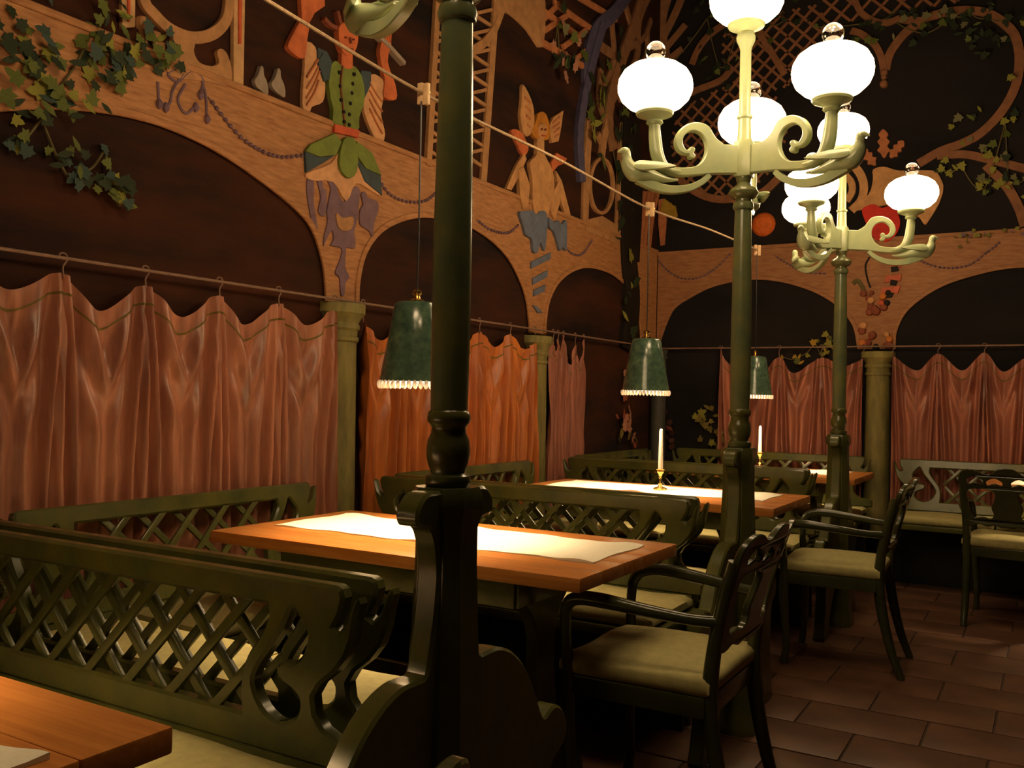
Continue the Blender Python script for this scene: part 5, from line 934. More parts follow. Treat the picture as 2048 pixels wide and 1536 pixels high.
GLAB = ['string of dark beads looped below the two painted doves', 'string of dark beads looped under the purple ribbon swag', 'string of dark beads looped up to the blue skirt of the fairy', 'short string of dark beads looped under the oval frame',
        'string of dark beads looped at the room corner on the end wall', 'string of dark beads looped above the far candle curtain', 'string of dark beads looped near the purple ledge flowers']
for (wall, pts), lab in zip(GARLANDS, GLAB):
    base = pts[len(pts) // 2]
    root = thing('bead_garland', lab, 'garland', wall_loc(wall, base), group='bead strings painted on the arcades')
    C = spline(pts, 14)
    cord = obj('cord', make_mesh('cord', *wall_vf(vf_tube([(p.x, 0.017, p.y) for p in C[::3]], 0.003, 5), wall, base)), 'paint_purple', root)
    acc = 0; parts = []
    for a, b in zip(C, C[1:]):
        acc += (b - a).length
        if acc > 0.024:
            acc = 0
            lv, lf = vf_lathe([(0.002, -0.009), (0.008, -0.005), (0.010, 0), (0.008, 0.005), (0.002, 0.009)], 8)
            parts.append(([(q[0] + b.x, q[1] + 0.019, q[2] + b.y) for q in lv], lf))
    bo = obj('beads', join_mesh('beads', [wall_vf(q, wall, base) for q in parts]), 'paint_purple', root)
    bo['kind'] = 'stuff'
base = TASSELS[0][1][0]
root = thing('bead_tassel', 'cluster of purple bead strands and curls painted above the widest arch', 'mural', wall_loc('L', base))
for wall, pts in TASSELS:
    obj('strand', make_mesh('strand', *wall_vf(vf_tube([(p.x, 0.016, p.y) for p in spline(pts, 5)], 0.0055, 6), wall, base)), 'paint_purple', root)
    e = pts[-1]
    lv, lf = vf_lathe([(0.002, -0.022), (0.012, -0.012), (0.014, 0), (0.008, 0.012), (0.002, 0.018)], 8)
    obj('drop', make_mesh('drop', *wall_vf(([(q[0] + e[0], q[1] + 0.018, q[2] + e[1]) for q in lv], lf), wall, base)), 'paint_purple', root)

# leaves: lobed plates, each its own part
def leaf_outline(kind):
    if kind == 0:   # lobed vine leaf
        a = [(0, -.5, ), (.12, -.42), (.42, -.45), (.34, -.2), (.5, .05), (.24, .08), (.2, .3), (0, .55)]
    elif kind == 1:  # narrow leaf
        a = [(0, -.55), (.12, -.3), (.2, 0), (.14, .3), (0, .6)]
    else:           # flower-like
        a = [(0, -.4), (.2, -.42), (.22, -.2), (.45, -.1), (.3, .1), (.35, .35), (.1, .3), (0, .45)]
    return a + [(-p[0], p[1]) for p in a[-2:0:-1]]
leaf_cache = {}
def leaf_mesh(kind, wall, paint):
    k = (kind, wall, paint)
    if k not in leaf_cache:
        vf = vf_plate(leaf_outline(kind), (), 0, 0.005, 0.0, False)
        # slight cup so that the blade has relief
        vf = ([(q[0], q[1] + 0.03 * (0.5 - abs(q[0])), q[2]) for q in vf[0]], vf[1])
        me = make_mesh('leaf', *wall_vf(vf, wall, (0, 0)), smooth=False)
        me.materials.append(MATS['paint_' + paint])
        leaf_cache[k] = me
    return leaf_cache[k]
LEAFLAB = ['dense leafy vine with dark and yellow-green leaves over the balustrade corner', 'drooping leafy vine spray hanging into the dusky arch', 'leaf and pink blossom spray hanging from the trellis canopy', 'dark ivy climbing the wall edge around the blue ribbon',
           'dark small-leaved creeper over the round lattice', 'small-leaved creeper along the trellis arches above the pendant knob', 'vine with large yellow-green leaves at the side of the trellis arches', 'yellow-leaved creeper on the end wall curtain rod',
           'yellow-olive leafy shrub beside the end wall curtain', 'red and olive flower bush next to the corner column on the bare wall', 'dark red flower bush at the corner column on the end wall', 'small purple and olive flowers lying along the arcade ledge']
leafrnd = random.Random(5)
for (name, wall, L), lab in zip(LEAVES, LEAFLAB):
    base = (round(sum(q[0] for q in L) / len(L), 3), min(q[1] for q in L))
    root = thing(name, lab, 'painted plant', wall_loc(wall, base))
    for (u, z, s, a, paint) in L:
        if wall == 'L' and u > WY - .05: continue
        flower = 'flower' in paint
        kind = 2 if flower else (0 if leafrnd.random() < 0.65 else 1)
        if wall == 'L':
            loc = (0.016 + leafrnd.random() * 0.05, u - base[0], z - base[1]); rot = (a, leafrnd.uniform(-.3, .3), leafrnd.uniform(-.3, .3))
        else:
            loc = (u - base[0], -0.016 - leafrnd.random() * 0.05, z - base[1]); rot = (leafrnd.uniform(-.3, .3), a, leafrnd.uniform(-.3, .3))
        o = obj('flower' if flower else 'leaf', leaf_mesh(kind, wall, paint), None, root, loc, rot)
        o.scale = (s, s, s)
    if name in ('painted_vine', 'painted_creeper'):
        cs = sorted(L)[::max(1, len(L) // 6)]
        for a, b in zip(cs, cs[1:]):
            pts = [(a[0], 0.014, a[1]), ((a[0] + b[0]) / 2, 0.02, (a[1] + b[1]) / 2 - 0.02), (b[0], 0.014, b[1])]
            obj('stem', make_mesh('stem', *wall_vf(vf_tube(spline(pts, 4), 0.005, 5), wall, base)), 'paint_olive', root)

# ------------------------------------------------------------------ lattice benches
def smooth_closed(pts, n=4):
    return [tuple(p) for p in spline(pts, n, True)]
END_OUT = [(-.30, .844), (-.058, .844), (-.044, .838), (-.038, .822), (-.046, .79), (-.062, .763), (-.05, .756), (-.030, .775), (-.014, .818), (-.004, .826), (0, .815), (-.008, .785), (-.014, .747), (-.03, .708), (-.058, .674), (-.095, .645), (-.112, .618), (-.106, .585), (-.084, .560), (-.05, .546), (.0, .54), (.02, .53), (.02, .50), (0.02, .485)]
END_HOLE = [(-.172, .787), (-.150, .765), (-.131, .738), (-.140, .70), (-.168, .676), (-.20, .672), (-.212, .655), (-.198, .634), (-.168, .622), (-.148, .604), (-.156, .572), (-.201, .552), (-.248, .572), (-.276, .617), (-.266, .65), (-.240, .685), (-.205, .73), (-.185, .765)]
LAT_EDGE = [(-.241, .785), (-.239, .755), (-.262, .715), (-.296, .67), (-.312, .62), (-.310, .553)]

def make_bench(L, name, label, loc, rz, group, seat=(0, 0), lean=0.0):
    """local x along the bench (0..L), back plane at y = 0, seat towards -y"""
    root = thing(name, label, 'bench', loc, rz, group)
    outer = [(L + p[0], p[1]) for p in END_OUT] + [(-p[0], p[1]) for p in END_OUT[::-1]]
    hole_r = smooth_closed([(L + p[0], p[1]) for p in END_HOLE], 3)
    hole_l = smooth_closed([(-p[0], p[1]) for p in END_HOLE], 3)
    er = [tuple(p) for p in spline([(L + p[0], p[1]) for p in LAT_EDGE], 4)]
    el = [tuple(p) for p in spline([(-p[0], p[1]) for p in LAT_EDGE], 4)]
    lat = er + el[::-1]
    me = make_mesh('back_frame', *vf_plate(outer, (hole_r, hole_l, lat), -0.018, 0.018, 0.007), angle=32)
    LM = Matrix.Translation((0, 0, .49)) @ Matrix.Rotation(-lean, 4, 'X') @ Matrix.Translation((0, 0, -.49))
    obj('back_frame', me, 'green_paint', root).matrix_local = LM
    # crossing laths at 45 degrees
    pitch = 0.145
    ln = 0.40 * 0.9
    me = make_mesh('slat', *vf_box(-ln / 2, ln / 2, -0.006, 0.006, -0.011, 0.011, 0.002))
    half_me = make_mesh('slat', *vf_box(-0.085, 0.085, -0.006, 0.006, -0.011, 0.011, 0.002))
    n = int((L / 2) / pitch) + 1
    for sgn in (1, -1):
        for k in range(-n, n + 1):
            xc = L / 2 + k * pitch - sgn * 0.076
            if xc < 0.33 or xc > L - 0.33:
                if 0.22 < xc < L - 0.22:            # short lath running out into the scroll board
                    e = 1 if xc < L / 2 else -1
                    obj('slat', half_me, 'green_paint', root).matrix_local = LM @ Matrix.Translation((xc, -0.006 * sgn, 0.669)) @ Matrix.Rotation(-sgn * PI / 4, 4, 'Y') @ Matrix.Translation((0.095 * e, 0, 0))
                continue
            obj('slat', me, 'green_paint', root).matrix_local = LM @ Matrix.Translation((xc, -0.006 * sgn, 0.669)) @ Matrix.Rotation(-sgn * PI / 4, 4, 'Y')
    if True:
        s0, s1 = seat[0], L - seat[1]
        obj('seat_board', make_mesh('seat_board', *vf_box(s0 + 0.02, s1 + (0.01 if not seat[1] else -.02), -0.45, 0.0, 0.405, 0.44, 0.008)), 'green_paint', root)
        obj('seat_shade_panel', make_mesh('seat_shade_panel', *vf_box(s0 + 0.04, s1 - 0.02, -0.10, -0.08, 0.0, 0.405, 0.004)), 'black_metal', root)  # black panel, its colour standing in for the shade under the seat
        obj('base_rail', make_mesh('base_rail', *vf_box(0.04, L - 0.02, -0.02, 0.02, 0.0, 0.487, 0.004)), 'green_paint', root)
        nc = max(1, round((s1 - s0) / 0.62))
        w = (s1 - s0 - 0.03) / nc
        for c in range(nc):
            obj('cushion', cushion_mesh(w - 0.012, 0.405, 0.05), 'cushion', root, (s0 + 0.025 + w * (c + .5), -0.235, 0.465))
    return root

def cushion_mesh(w, d, h, n=10, crown=0.010):
    v, f = [], []
    for s in (1, -1):
        for j in range(n + 1):
            for i in range(n + 1):
                a = -1 + 2 * i / n; b = -1 + 2 * j / n
                sx = math.copysign(1 - (1 - abs(a)) ** 1.7, a); sy = math.copysign(1 - (1 - abs(b)) ** 1.7, b)
                e = min(1, (1 - max(abs(sx), abs(sy))) / 0.14)
                hh = h / 2 * (0.45 + 0.55 * math.sqrt(max(0, e * (2 - e)))) + (crown * (1 - sx * sx) * (1 - sy * sy) if s > 0 else 0)
                v.append((sx * w / 2, sy * d / 2, s * hh + (0.003 * math.sin(a * 7 + b * 3) if s > 0 else 0)))
    N = (n + 1) ** 2
    for s in range(2):
        for j in range(n):
            for i in range(n):
                q = s * N + j * (n + 1) + i
                f.append((q, q + 1, q + n + 2, q + n + 1))
    edge = [i for i in range(n + 1)] + [j * (n + 1) + n for j in range(1, n + 1)] + [n * (n + 1) + i for i in range(n - 1, -1, -1)] + [j * (n + 1) for j in range(n - 1, 0, -1)]
    for a, b in zip(edge, edge[1:] + edge[:1]):
        f.append((a, b, N + b, N + a))
    return make_mesh('cushion', v, f, angle=60)

GB = 'green lattice benches of the booths'
XB0, XB1 = -2.70, -1.143
LB = XB1 - XB0
PY = [1.446, 3.405, 5.30]
blab = [('green lattice bench facing the empty table without any lamp in view', 'green lattice bench facing the bare candle-less table, cushions lit olive'),
        ('green lattice bench across the candle-less table, back to the near candle table', 'green lattice bench facing the near candle table from the candle-less side'),
        ('green lattice bench behind the near candle', 'green lattice bench facing the far candle table, back to the near candle')]
for y, (la, lb) in zip(PY, blab):
    make_bench(LB, 'lattice_bench', la, (XB0, y - 0.052, 0), 0, GB, (0.08, 0))
    make_bench(LB, 'lattice_bench', lb, (XB1, y + 0.052, 0), PI, GB, (0, 0.08))
# benches along the curtain wall (seat towards +X) and the end wall (seat towards -Y)
def wall_bench(y0, y1, lab, seat):
    # local x -> world -Y... rotate by +90 deg so that the seat (-y) faces +X
    make_bench(y1 - y0, 'lattice_bench', lab, (-2.668, y0, 0), PI / 2, GB, seat, 0.16)
wall_bench(1.60, 2.97, 'green lattice bench standing along the rose curtain', (.37, .085))
wall_bench(3.50, 4.88, 'green lattice bench standing along the orange curtain', (.42, .04))
wall_bench(5.42, 6.75, 'green lattice bench along the bare dark wall in the room corner', (.40, .23))
make_bench(1.50, 'lattice_bench', 'green lattice bench on the end wall behind the far candle table', (-2.62, 6.935, 0), 0, GB, (0, 0), 0.16)
make_bench(1.95, 'lattice_bench', 'brightly lit cream-green lattice bench at the wide rose curtain', (-0.97, 6.925, 0), 0, GB, (0, 0), 0.20)

# ------------------------------------------------------------------ tables
def make_table(x0, x1, y0, y1, label, group='wooden tables of the booths', iy=.09):
    cx, cy = (x0 + x1) / 2, (y0 + y1) / 2
    root = thing('dining_table', label, 'table', (cx, cy, 0), 0, group)
    L, D = x1 - x0, y1 - y0
    n = 5
    w = D / n
    for k in range(n):
        obj('plank', make_mesh('plank', *vf_box(-L / 2, L / 2, -D / 2 + k * w, -D / 2 + (k + 1) * w, 0.722, 0.76, 0.005)), 'table_wood', root)
    obj('apron', join_mesh('apron', [vf_box(-L / 2 + .24, L / 2 - .24, s * (D / 2 - iy) - .011, s * (D / 2 - iy) + .011, 0.635, 0.721, 0.002) for s in (-1, 1)] + [vf_box(s * (L / 2 - .24) - .011, s * (L / 2 - .24) + .011, -D / 2 + iy, D / 2 - iy, 0.635, 0.721, 0.002) for s in (-1, 1)]), 'green_paint', root)
    for sx in (-1, 1):
        x = sx * (L / 2 - 0.30)
        kk = min(1.0, (D / 2 - .12) / .23)
        prof = [(-.17, .635), (-.12, .60), (-.07, .54), (-.055, .44), (-.07, .30), (-.11, .20), (-.19, .12), (-.25, .07), (-.27, .0), (-.19, .0), (-.10, .05), (0, .065)]
        out = [(p[0] * kk, p[1]) for p in spline(prof, 3)]
        out = out + [(-p[0], p[1]) for p in out[-2::-1]]
        v, f = vf_plate(out, (), -0.022, 0.022, 0.005)
        v = [(q[1] + x, q[0], q[2]) for q in v]
        obj('trestle', make_mesh('trestle', v, f, angle=32), 'green_paint', root)
    obj('stretcher', make_mesh('stretcher', *vf_box(-L / 2 + .28, L / 2 - .28, -.012, .012, .24, .33, .003)), 'green_paint', root)
    return root
TX0, TX1 = -2.385, -1.032
TABLES = [(TX0, TX1, 0.16, 0.859), (TX0, TX1, 2.112, 2.811), (TX0, TX1, 3.99, 4.69), (TX0, TX1, 5.86, 6.56)]
tl = ['orange-brown wooden table over a green bench seat, only one corner in view', 'orange-brown wooden table with bare white runner and no candle', 'orange-brown wooden table with a candlestick, between the two candle-side lamp posts', 'orange-brown wooden table with a candlestick in front of the end wall bench']
for t, l in zip(TABLES, tl):
    make_table(*t, l)
make_table(-0.36, 1.0, 6.05, 6.66, 'wooden table hidden behind the armchair with pierced back at the end wall', iy=.20)

def runner(x0, x1, y0, y1, label, seed):
    rnd = random.Random(seed)
    v, f = [], []
    nx, ny = 60, 14
    for j in range(ny + 1):
        for i in range(nx + 1):
            x = x0 + (x1 - x0) * i / nx; y = y0 + (y1 - y0) * j / ny
            e = abs(j / ny - .5) * 2
            y += 0.006 * math.sin(x * 17 + seed) * (1 if j > ny / 2 else -1) * e + 0.004 * math.sin(x * 41 + seed * 2) * e
            x2 = x + 0.006 * math.sin(y * 19 + seed) * abs(i / nx - .5) * 2
            z = 0.7625 + 0.0022 * math.sin(x * 9 + y * 6 + seed) * math.sin(y * 13) + 0.006 * max(0, math.sin(x * 11.3 + seed)) ** 6 * e ** 6
            v.append((x2, y, max(0.7615, z)))
    for j in range(ny):
        for i in range(nx):
            q = j * (nx + 1) + i
            f.append((q, q + 1, q + nx + 2, q + nx + 1))
    cx, cy = (x0 + x1) / 2, (y0 + y1) / 2
    v = [(q[0] - cx, q[1] - cy, q[2] - .7605) for q in v]
    n = len(v)
    v += [(q[0], q[1], 0.0) for q in v]
    f += [tuple(n + i for i in reversed(q)) for q in f]
    rim = list(range(nx + 1)) + [j * (nx + 1) + nx for j in range(1, ny + 1)] + [ny * (nx + 1) + i for i in range(nx - 1, -1, -1)] + [j * (nx + 1) for j in range(ny - 1, 0, -1)]
    for a, b in zip(rim, rim[1:] + rim[:1]):
        f.append((a, b, n + b, n + a))
    o = obj('table_runner', make_mesh('runner', v, f, angle=30), 'runner_cloth', None, (cx, cy, 0.7605))
    return tag(o, label, 'table runner', 'white runners on the wooden tables')
runner(-2.31, -1.07, 0.30, 0.69, 'white runner with only one corner in view', 1)
runner(-2.31, -1.10, 2.325, 2.695, 'white runner on the table without a candle', 2)
runner(-2.29, -1.15, 4.235, 4.60, 'white runner under the near candlestick', 3)
runner(-2.29, -1.15, 6.06, 6.46, 'white runner under the far candlestick', 4)
runner(-0.22, 0.86, 6.18, 6.54, 'white runner glimpsed through the pierced chair back at the end wall', 5)

# ------------------------------------------------------------------ candlesticks
def candlestick(x, y, ztop, la, lb):
    root = thing('candlestick', la, 'candlestick', (x, y, 0.765), group='brass candlesticks on the tables')
    prof = [(.036, 0), (.037, .004), (.030, .009), (.014, .014), (.008, .022), (.010, .03), (.006, .036), (.0055, .055), (.010, .06), (.007, .066), (.010, .078), (.017, .086), (.018, .092), (.012, .094), (.011, .104)]
    obj('holder', make_mesh('holder', *vf_lathe(prof, 20)), 'brass', root)
    h = ztop - .765
    obj('drip_cup', make_mesh('drip_cup', *vf_lathe([(.012, .093), (.021, .099), (.022, .103), (.012, .1035)], 20)), 'brass', root)
    c = obj('candle', make_mesh('candle', *vf_lathe([(.0125, .1), (.0125, .12), (.009, h - .01), (.007, h - .003), (.002, h)], 16)), 'candle_wax', root)
    obj('wick', make_mesh('wick', *vf_lathe([(.0012, h - .002), (.0012, h + .010)], 6)), 'black_metal', c)
candlestick(-1.71, 4.40, 1.072, 'brass candlestick with unlit white taper on the nearer candle table', '')
candlestick(-1.757, 6.40, 1.052, 'brass candlestick with unlit white taper on the table by the end wall', '')

# ------------------------------------------------------------------ lamp posts
END_BOARD = [(0, 1.042), (.06, 1.042), (.10, 1.040), (.122, 1.022), (.130, 1.0), (.122, .984), (.09, .978), (.074, .958), (.062, .92), (.060, .88), (.066, .82), (.077, .76), (.09, .712), (.12, .708), (.16, .707), (.21, .69), (.26, .655), (.30, .61), (.33, .56), (.352, .52), (.372, .505), (.40, .516), (.43, .515), (.465, .49), (.48, .455), (.468, .422), (.44, .405), (.412, .39), (.40, .34), (.395, .25), (.408, .13), (.43, .05), (.44, 0), (.31, 0), (.29, .08), (.22, .18), (.12, .23), (0, .24)]
def post_meshes():
    m = {}
    right = [tuple(p) for p in spline(END_BOARD, 3)]
    out = right + [(-p[0], p[1]) for p in right[-2:0:-1]]
    v, f = vf_plate(out, (), -0.026, 0.026, 0.006)
    m['end_board'] = make_mesh('end_board', [(q[1], q[0], q[2]) for q in v], f, angle=32)
    # octagonal flared core
    v, f = [], []
    prof = [(.088, 0), (.086, .05), (.076, .08), (.070, .3), (.064, .6), (.056, .78), (.052, .90), (.052, .98), (.060, 1.0), (.060, 1.03), (.054, 1.046)]
    for r, z in prof:
        c = r * 0.55
        for p in ((r, c), (c, r), (-c, r), (-r, c), (-r, -c), (-c, -r), (c, -r), (r, -c)):
            v.append((p[0], p[1], z))
    for i in range(len(prof) - 1):
        for k in range(8):
            f.append((i * 8 + k, i * 8 + (k + 1) % 8, (i + 1) * 8 + (k + 1) % 8, (i + 1) * 8 + k))
    f.append(tuple(range(8))); f.append(tuple((len(prof) - 1) * 8 + k for k in range(8)))
    m['pedestal'] = make_mesh('pedestal', v, f, angle=25)
    m['turning'] = make_mesh('turning', *vf_lathe([(.040, 1.044), (.043, 1.050), (.045, 1.058), (.043, 1.067), (.034, 1.072), (.034, 1.078), (.039, 1.090), (.042, 1.105), (.0425, 1.118), (.040, 1.135), (.034, 1.147), (.033, 1.158), (.036, 1.163), (.041, 1.170), (.042, 1.178), (.040, 1.187), (.036, 1.191)], 28), angle=40)
    m['shaft'] = make_mesh('shaft', *vf_lathe([(.036, 1.19), (.0375, 1.35), (.0375, 1.5), (.035, 1.7), (.0305, 1.94)], 28))
    m['collar'] = make_mesh('collar', *vf_lathe([(.030, 1.935), (.036, 1.94), (.039, 1.952), (.036, 1.966), (.030, 1.97), (.030, 1.978), (.045, 1.985), (.054, 1.998), (.055, 2.006), (.048, 2.018), (.030, 2.028), (.024, 2.04), (.028, 2.052), (.028, 2.062)], 28), angle=35)
    v, f = vf_box(-.034, .034, -.034, .034, 2.06, 2.20, .012)
    m['hub'] = make_mesh('hub', v, f, angle=30)
    m['stem'] = make_mesh('stem', *vf_lathe([(.030, 2.198), (.026, 2.21), (.0235, 2.28), (.029, 2.286), (.029, 2.293), (.022, 2.298), (.0205, 2.54), (.0235, 2.555), (.033, 2.575), (.036, 2.59), (.033, 2.60), (.030, 2.605)], 24), angle=40)
    cup = [(.024, -.02), (.032, -.012), (.028, -.004), (.036, .004), (.052, .010), (.066, .016), (.070, .024), (.068, .032), (.058, .034)]
    m['cup'] = make_mesh('cup', *vf_lathe(cup, 28), angle=40)
    globe = [(.052, .030), (.062, .035), (.098, .050), (.124, .075), (.136, .103), (.138, .122), (.134, .148), (.118, .176), (.090, .197), (.056, .210), (.026, .214)]
    m['globe'] = make_mesh('globe', *vf_lathe(globe, 32), angle=60)
    fin = [(.020, .212), (.018, .219)] + [(.038 * math.sin(a), .252 - .038 * math.cos(a)) for a in [0.52 + k * (PI - 0.56) / 10 for k in range(11)]] + [(.001, .290)]
    m['finial'] = make_mesh('finial', *vf_lathe(fin, 20), angle=50)
    arm = [(.03, 2.181), (.085, 2.178), (.119, 2.201), (.147, 2.24), (.179, 2.252), (.217, 2.249), (.249, 2.232), (.270, 2.205), (.278, 2.173), (.269, 2.146), (.247, 2.131), (.226, 2.130), (.222, 2.118), (.206, 2.116), (.198, 2.128), (.206, 2.138), (.200, 2.150), (.208, 2.160), (.220, 2.158), (.226, 2.148), (.238, 2.150), (.250, 2.171), (.246, 2.195), (.228, 2.213), (.206, 2.219), (.180, 2.211), (.162, 2.19), (.155, 2.165), (.158, 2.138), (.172, 2.110), (.198, 2.089), (.236, 2.081), (.275, 2.079), (.300, 2.083), (.303, 2.063), (.285, 2.051), (.25, 2.048), (.203, 2.053), (.16, 2.060), (.111, 2.066), (.03, 2.072)]
    sm = [arm[0]] + [tuple(p) for p in spline(arm[1:-1], 3)] + [arm[-1]]
    m['arm'] = make_mesh('arm', *vf_plate(sm, (), -0.015, 0.015, 0.004), angle=32)
    tube = spline([(.255, 0, 2.064), (.292, 0, 2.066), (.325, 0, 2.085), (.345, 0, 2.125), (.353, 0, 2.175), (.357, 0, 2.225), (.357, 0, 2.25)], 5)
    m['tube'] = make_mesh('tube', *vf_tube(tube, [.016, .019, .023, .025, .024, .021, .020], 14))
    br = strip_outline([(.105, 2.012), (.135, 2.034), (.172, 2.030), (.234, 2.006), (.288, 1.998), (.35, 2.006), (.42, 2.03)], [.016, .036])
    m['branch'] = make_mesh('branch', *vf_strip([(.140, 2.060), (.165, 2.036), (.20, 2.015), (.234, 2.003), (.288, 1.996), (.35, 2.004), (.42, 2.03)], [.020, .036], -0.013, 0.013, 0.003), angle=40)
    # bird: breast forward, head up, tail back along the branch
    body = spline([(.262, 0, 2.036), (.30, 0, 2.034), (.345, 0, 2.040), (.395, 0, 2.048), (.432, 0, 2.052), (.457, 0, 2.078), (.462, 0, 2.105), (.468, 0, 2.125), (.480, 0, 2.128), (.498, 0, 2.121)], 4)
    parts = [vf_tube(body, [.004, .010, .020, .031, .035, .026, .0165, .0185, .011, .002], 12)]
    for s in (1, -1):
        w = [(.445, 2.078), (.425, 2.095), (.385, 2.092), (.335, 2.082), (.29, 2.066), (.318, 2.057), (.36, 2.052), (.41, 2.048), (.44, 2.058)]
        vf = vf_plate([tuple(p) for p in spline(w, 2, True)], (), -.004, .004, .001)
        M = Matrix.Translation((.43, s * .030, 2.066)) @ Matrix.Rotation(-s * .35, 4, 'Z') @ Matrix.Rotation(s * .55, 4, 'X') @ Matrix.Translation((-.43, 0, -2.066))
        parts.append(xf(vf, M))
    m['bird'] = join_mesh('bird', parts, angle=45)
    return m
PM = post_meshes()
def lamp_post(x, y, angles, label, lift=0.0):
    root = thing('lamp_post', label, 'lamp post', (x, y, 0), group='green candelabra lamp posts')
    obj('end_board', PM['end_board'], 'green_paint', root)
    obj('pedestal', PM['pedestal'], 'green_paint', root)
    obj('turning', PM['turning'], 'green_paint', root)
    obj('shaft', PM['shaft'], 'shaft_green', root)
    obj('collar', PM['collar'], 'shaft_green', root)
    obj('hub', PM['hub'], 'lamp_green_lit', root, (0, 0, 0), (0, 0, 0))
    st = obj('stem', PM['stem'], 'lamp_green_lit', root)
    obj('cup', PM['cup'], 'lamp_green_lit', st, (0, 0, 2.615))
    obj('globe', PM['globe'], 'globe_light', st, (0, 0, 2.615), label='glowing milk-white glass globe')
    obj('finial', PM['finial'], 'clear_glass', st, (0, 0, 2.615))
    for a in angles:
        r = math.radians(a)
        ar = obj('arm', PM['arm'], 'lamp_green_lit', root, (0, 0, lift), (0, 0, r))
        obj('tube', PM['tube'], 'lamp_green_lit', ar)
        obj('cup', PM['cup'], 'lamp_green_lit', ar, (.357, 0, 2.252))
        obj('globe', PM['globe'], 'globe_light', ar, (.357, 0, 2.252), label='glowing milk-white glass globe')
        obj('finial', PM['finial'], 'clear_glass', ar, (.357, 0, 2.252), label='clear glass ball finial')
        obj('branch', PM['branch'], 'lamp_green_lit', ar)
        obj('bird', PM['bird'], 'lamp_green_lit', ar, label='small perched bird cast on a twig')
    return root
lamp_post(-0.997, 1.457, (156, 276, 36), 'tall dark lamp post whose globes are out of view, before the candle-less table', 0.03)
lamp_post(-1.014, 3.408, (101.9, 221.9, 341.9), 'green lamp post with lit globes between the candle-less table and the near candle table')
lamp_post(-1.025, 5.318, (135.5, 255.5, 15.5), 'blue-green lamp post with lit globes between the two candle tables')

# ------------------------------------------------------------------ string, clamps and table pendants
PX_, PEND = -1.80, [(-1.80, 0.50), (-1.822, 2.46), (-1.774, 4.34), (-1.745, 6.20)]
zs = [2.30, 2.225, 2.185, 2.25]
pts = [(-1.83, -1.9, 2.60), (-1.81, -0.6, 2.42), (PEND[0][0], PEND[0][1], zs[0])]
for k in range(3):
    a, b = PEND[k], PEND[k + 1]
    pts.append(((a[0] + b[0]) / 2, (a[1] + b[1]) / 2, (zs[k] + zs[k + 1]) / 2 + 0.012))
    pts.append((b[0], b[1], zs[k + 1]))
pts += [(-1.95, 6.75, 2.38), (-2.14, 7.14, 2.50)]
tag(obj('lamp_string', make_mesh('string', *vf_tube(spline(pts, 10), 0.0055, 7)), 'string_fibre'), 'light twine stretched through the room carrying the table lamps', 'string')
clamp_me = make_mesh('clamp', *vf_box(-.010, .010, -.0075, .0075, -.036, .036, .003))
shade_out = vf_lathe_open([(.066, .262), (.074, .255), (.090, .16), (.108, .06), (.1185, 0.0)], 32)
shade_in = vf_lathe_open([(.1165, 0.0), (.106, .06), (.088, .16), (.071, .252), (.020, .256)], 32)
shade_top = vf_lathe_open([(.066, .262), (.02, .266), (.02, .256)], 32)
shade_me = join_mesh('shade', [shade_out, shade_top], angle=50)
lining_me = make_mesh('lining', *shade_in, angle=50)
capital_me = make_mesh('cap', *vf_lathe([(.024, .262), (.024, .270), (.012, .276), (.010, .285), (.016, .292), (.016, .300), (.006, .306)], 16))
bulb_me = make_mesh('bulb', *vf_lathe([(.004, .080), (.018, .087), (.026, .105), (.024, .123), (.014, .150), (.012, .180)], 16))
socket_me = make_mesh('socket', *vf_lathe([(.014, .178), (.016, .184), (.016, .22), (.006, .225), (.006, .262)], 12))
parts = []
for k in range(40):
    a = 2 * PI * k / 40
    lv, lf = vf_lathe([(.001, -.024), (.006, -.02), (.0085, -.010), (.007, -.001), (.002, .004)], 7)
    parts.append(([(q[0] + .1175 * math.cos(a), q[1] + .1175 * math.sin(a), q[2]) for q in lv], lf))
beads_me = join_mesh('bead_fringe', parts)
plab = ['green pendant lamp above the table whose far end is out of view', 'green pendant lamp with bead fringe above the candle-less table', 'green pendant lamp with bead fringe above the near candle table, before the room corner', 'green pendant lamp with bead fringe above the far candle table', 'green pendant lamp above the table at the wide rose curtain']
def pendant(x, y, z, ztop, label):
    root = thing('pendant_lamp', label, 'pendant lamp', (x, y, z), group='green pendant lamps over the tables')
    sh = obj('lamp_shade', shade_me, 'shade_green', root)
    obj('lining', lining_me, 'shade_lining', sh)
    f = obj('bead_fringe', beads_me, 'bead_glass', root); f['kind'] = 'stuff'
    obj('cap', capital_me, 'brass', root)
    obj('socket', socket_me, 'black_metal', root)
    obj('bulb', bulb_me, 'bulb_light', root)
    obj('cord', make_mesh('cord', *vf_tube([(0, 0, .30), (0.002, 0, (ztop - z) / 2), (0, 0, ztop - z)], 0.0028, 6)), 'black_metal', root)
    return root
for k, (x, y) in enumerate(PEND):
    pendant(x, y, 1.262, zs[k] - 0.03, plab[k])
    c1 = thing('cord_clamp', ['pair of pale wooden clamps on the string over the one-cornered table', 'pair of pale wooden clamps on the string over the candle-less table', 'pair of pale wooden clamps on the string over the near candle table', 'pair of pale wooden clamps on the string over the far candle table'][k], 'clamp', (x, y, zs[k]), group='wooden clamps on the string')
    obj('jaw', clamp_me, 'clamp_wood', c1, (-.011, 0.012, 0))
    obj('jaw', clamp_me, 'clamp_wood', c1, (.013, 0.012, -0.004))
    obj('screw', make_mesh('screw', *vf_tube([(-.024, .012, 0), (.026, .012, 0)], .003, 6)), 'brass', c1)
pendant(0.33, 6.36, 1.262, WH, plab[4])

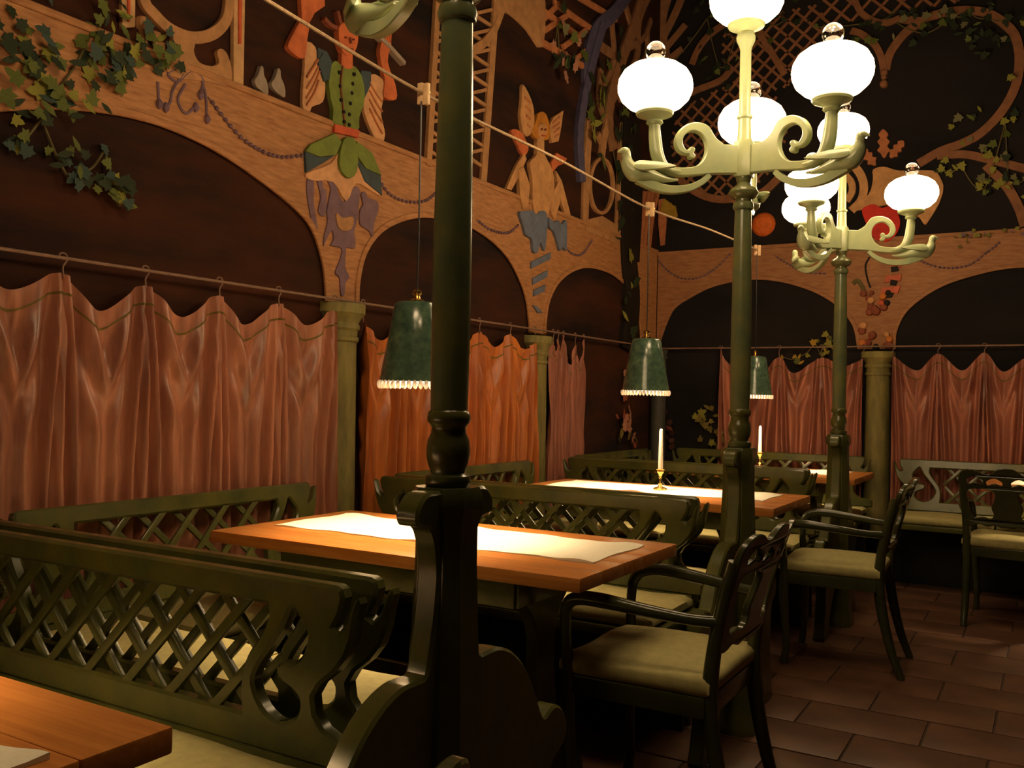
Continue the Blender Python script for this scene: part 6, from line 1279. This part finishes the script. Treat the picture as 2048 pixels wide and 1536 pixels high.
# ------------------------------------------------------------------ armchairs
def make_chair(label, loc, rz):
    """front towards -y"""
    root = thing('armchair', label, 'chair', loc, rz, 'green armchairs with pierced backs')
    obj('seat_frame', join_mesh('seat_frame', [vf_box(-.235, .235, -.235, -.20, .375, .432, .006), vf_box(-.215, .215, .165, .20, .375, .432, .006), vf_box(-.235, -.20, -.22, .19, .375, .432, .006), vf_box(.20, .235, -.22, .19, .375, .432, .006)], angle=40), 'chair_green', root)
    obj('cushion', cushion_mesh(.47, .445, .055, 14, .012), 'cushion', root, (0, -.02, .455))
    for s in (-1, 1):
        fl = spline([(s * .222, -.215, .43), (s * .224, -.22, .34), (s * .218, -.212, .2), (s * .212, -.205, .08), (s * .216, -.215, 0.0)], 4)
        obj('leg', make_mesh('leg', *vf_tube(fl, [.023, .024, .019, .016, .018], 8), angle=50), 'chair_green', root)
        rl = spline([(s * .205, .295, 0.0), (s * .205, .250, .12), (s * .206, .212, .28), (s * .208, .195, .42), (s * .210, .205, .55), (s * .222, .235, .70), (s * .228, .262, .80)], 4)
        obj('leg', make_mesh('leg', *vf_tube(rl, [.017, .020, .023, .024, .021, .019, .017], 8), angle=50), 'chair_green', root)
        ar = spline([(s * .218, .225, .635), (s * .240, .14, .637), (s * .262, .02, .650), (s * .266, -.10, .660), (s * .258, -.175, .655), (s * .246, -.215, .625), (s * .236, -.222, .55), (s * .228, -.215, .43)], 4)
        obj('arm', make_mesh('arm', *vf_tube(ar, [.017, .016, .018, .021, .020, .018, .016, .018], 10), angle=60), 'chair_green', root)
    half = [(0, .884), (.035, .880), (.062, .862), (.082, .848), (.115, .850), (.150, .866), (.190, .872), (.225, .856), (.243, .825), (.238, .78), (.228, .72), (.216, .64), (.208, .56), (.18, .548), (.14, .562), (.10, .552), (.06, .562), (.03, .552), (0, .556)]
    R = [tuple(p) for p in spline(half, 3)]
    out = R + [(-p[0], p[1]) for p in R[-2:0:-1]]
    holes = []
    for s in (1, -1):
        holes.append([(s * p[0], p[1]) for p in spline([(.022, .806), (.06, .826), (.10, .806), (.094, .785), (.06, .798), (.026, .788)], 3, True)])
        holes.append([(s * p[0], p[1]) for p in spline([(.118, .812), (.160, .832), (.198, .812), (.190, .788), (.156, .800), (.122, .792)], 3, True)])
        holes.append([(s * p[0], p[1]) for p in spline([(.058, .744), (.105, .762), (.165, .762), (.200, .745), (.196, .69), (.184, .62), (.165, .598), (.12, .606), (.085, .598), (.066, .62), (.078, .66), (.062, .70)], 3, True)])
    vf = vf_plate(out, holes, -0.011, 0.011, 0.004)
    def bend(q):
        z = q[2]
        t = (z - .55) / .33
        return (q[0], q[1] + .205 + .095 * max(0, t) ** 1.35 - 0.03 * (1 - (q[0] / .245) ** 2) * -1.0, z)
    obj('back_rest', make_mesh('back_rest', [bend(q) for q in vf[0]], vf[1], angle=32), 'chair_green', root)
    return root
chair = make_chair('green armchair pulled up to the end of the candle-less table', (-0.975, 2.60, 0), -PI / 2)
copy_tree(chair, (-0.87, 4.605, 0), -PI / 2 + 0.04, 'green armchair at the end of the near candle table, both arms in view')
copy_tree(chair, (-0.80, 0.55, 0), -PI / 2, 'green armchair of which only a lit corner of the back shows')
copy_tree(chair, (-0.19, 5.97, 0), PI - 0.08, 'green armchair turned to the end wall, its pierced back seen from behind')
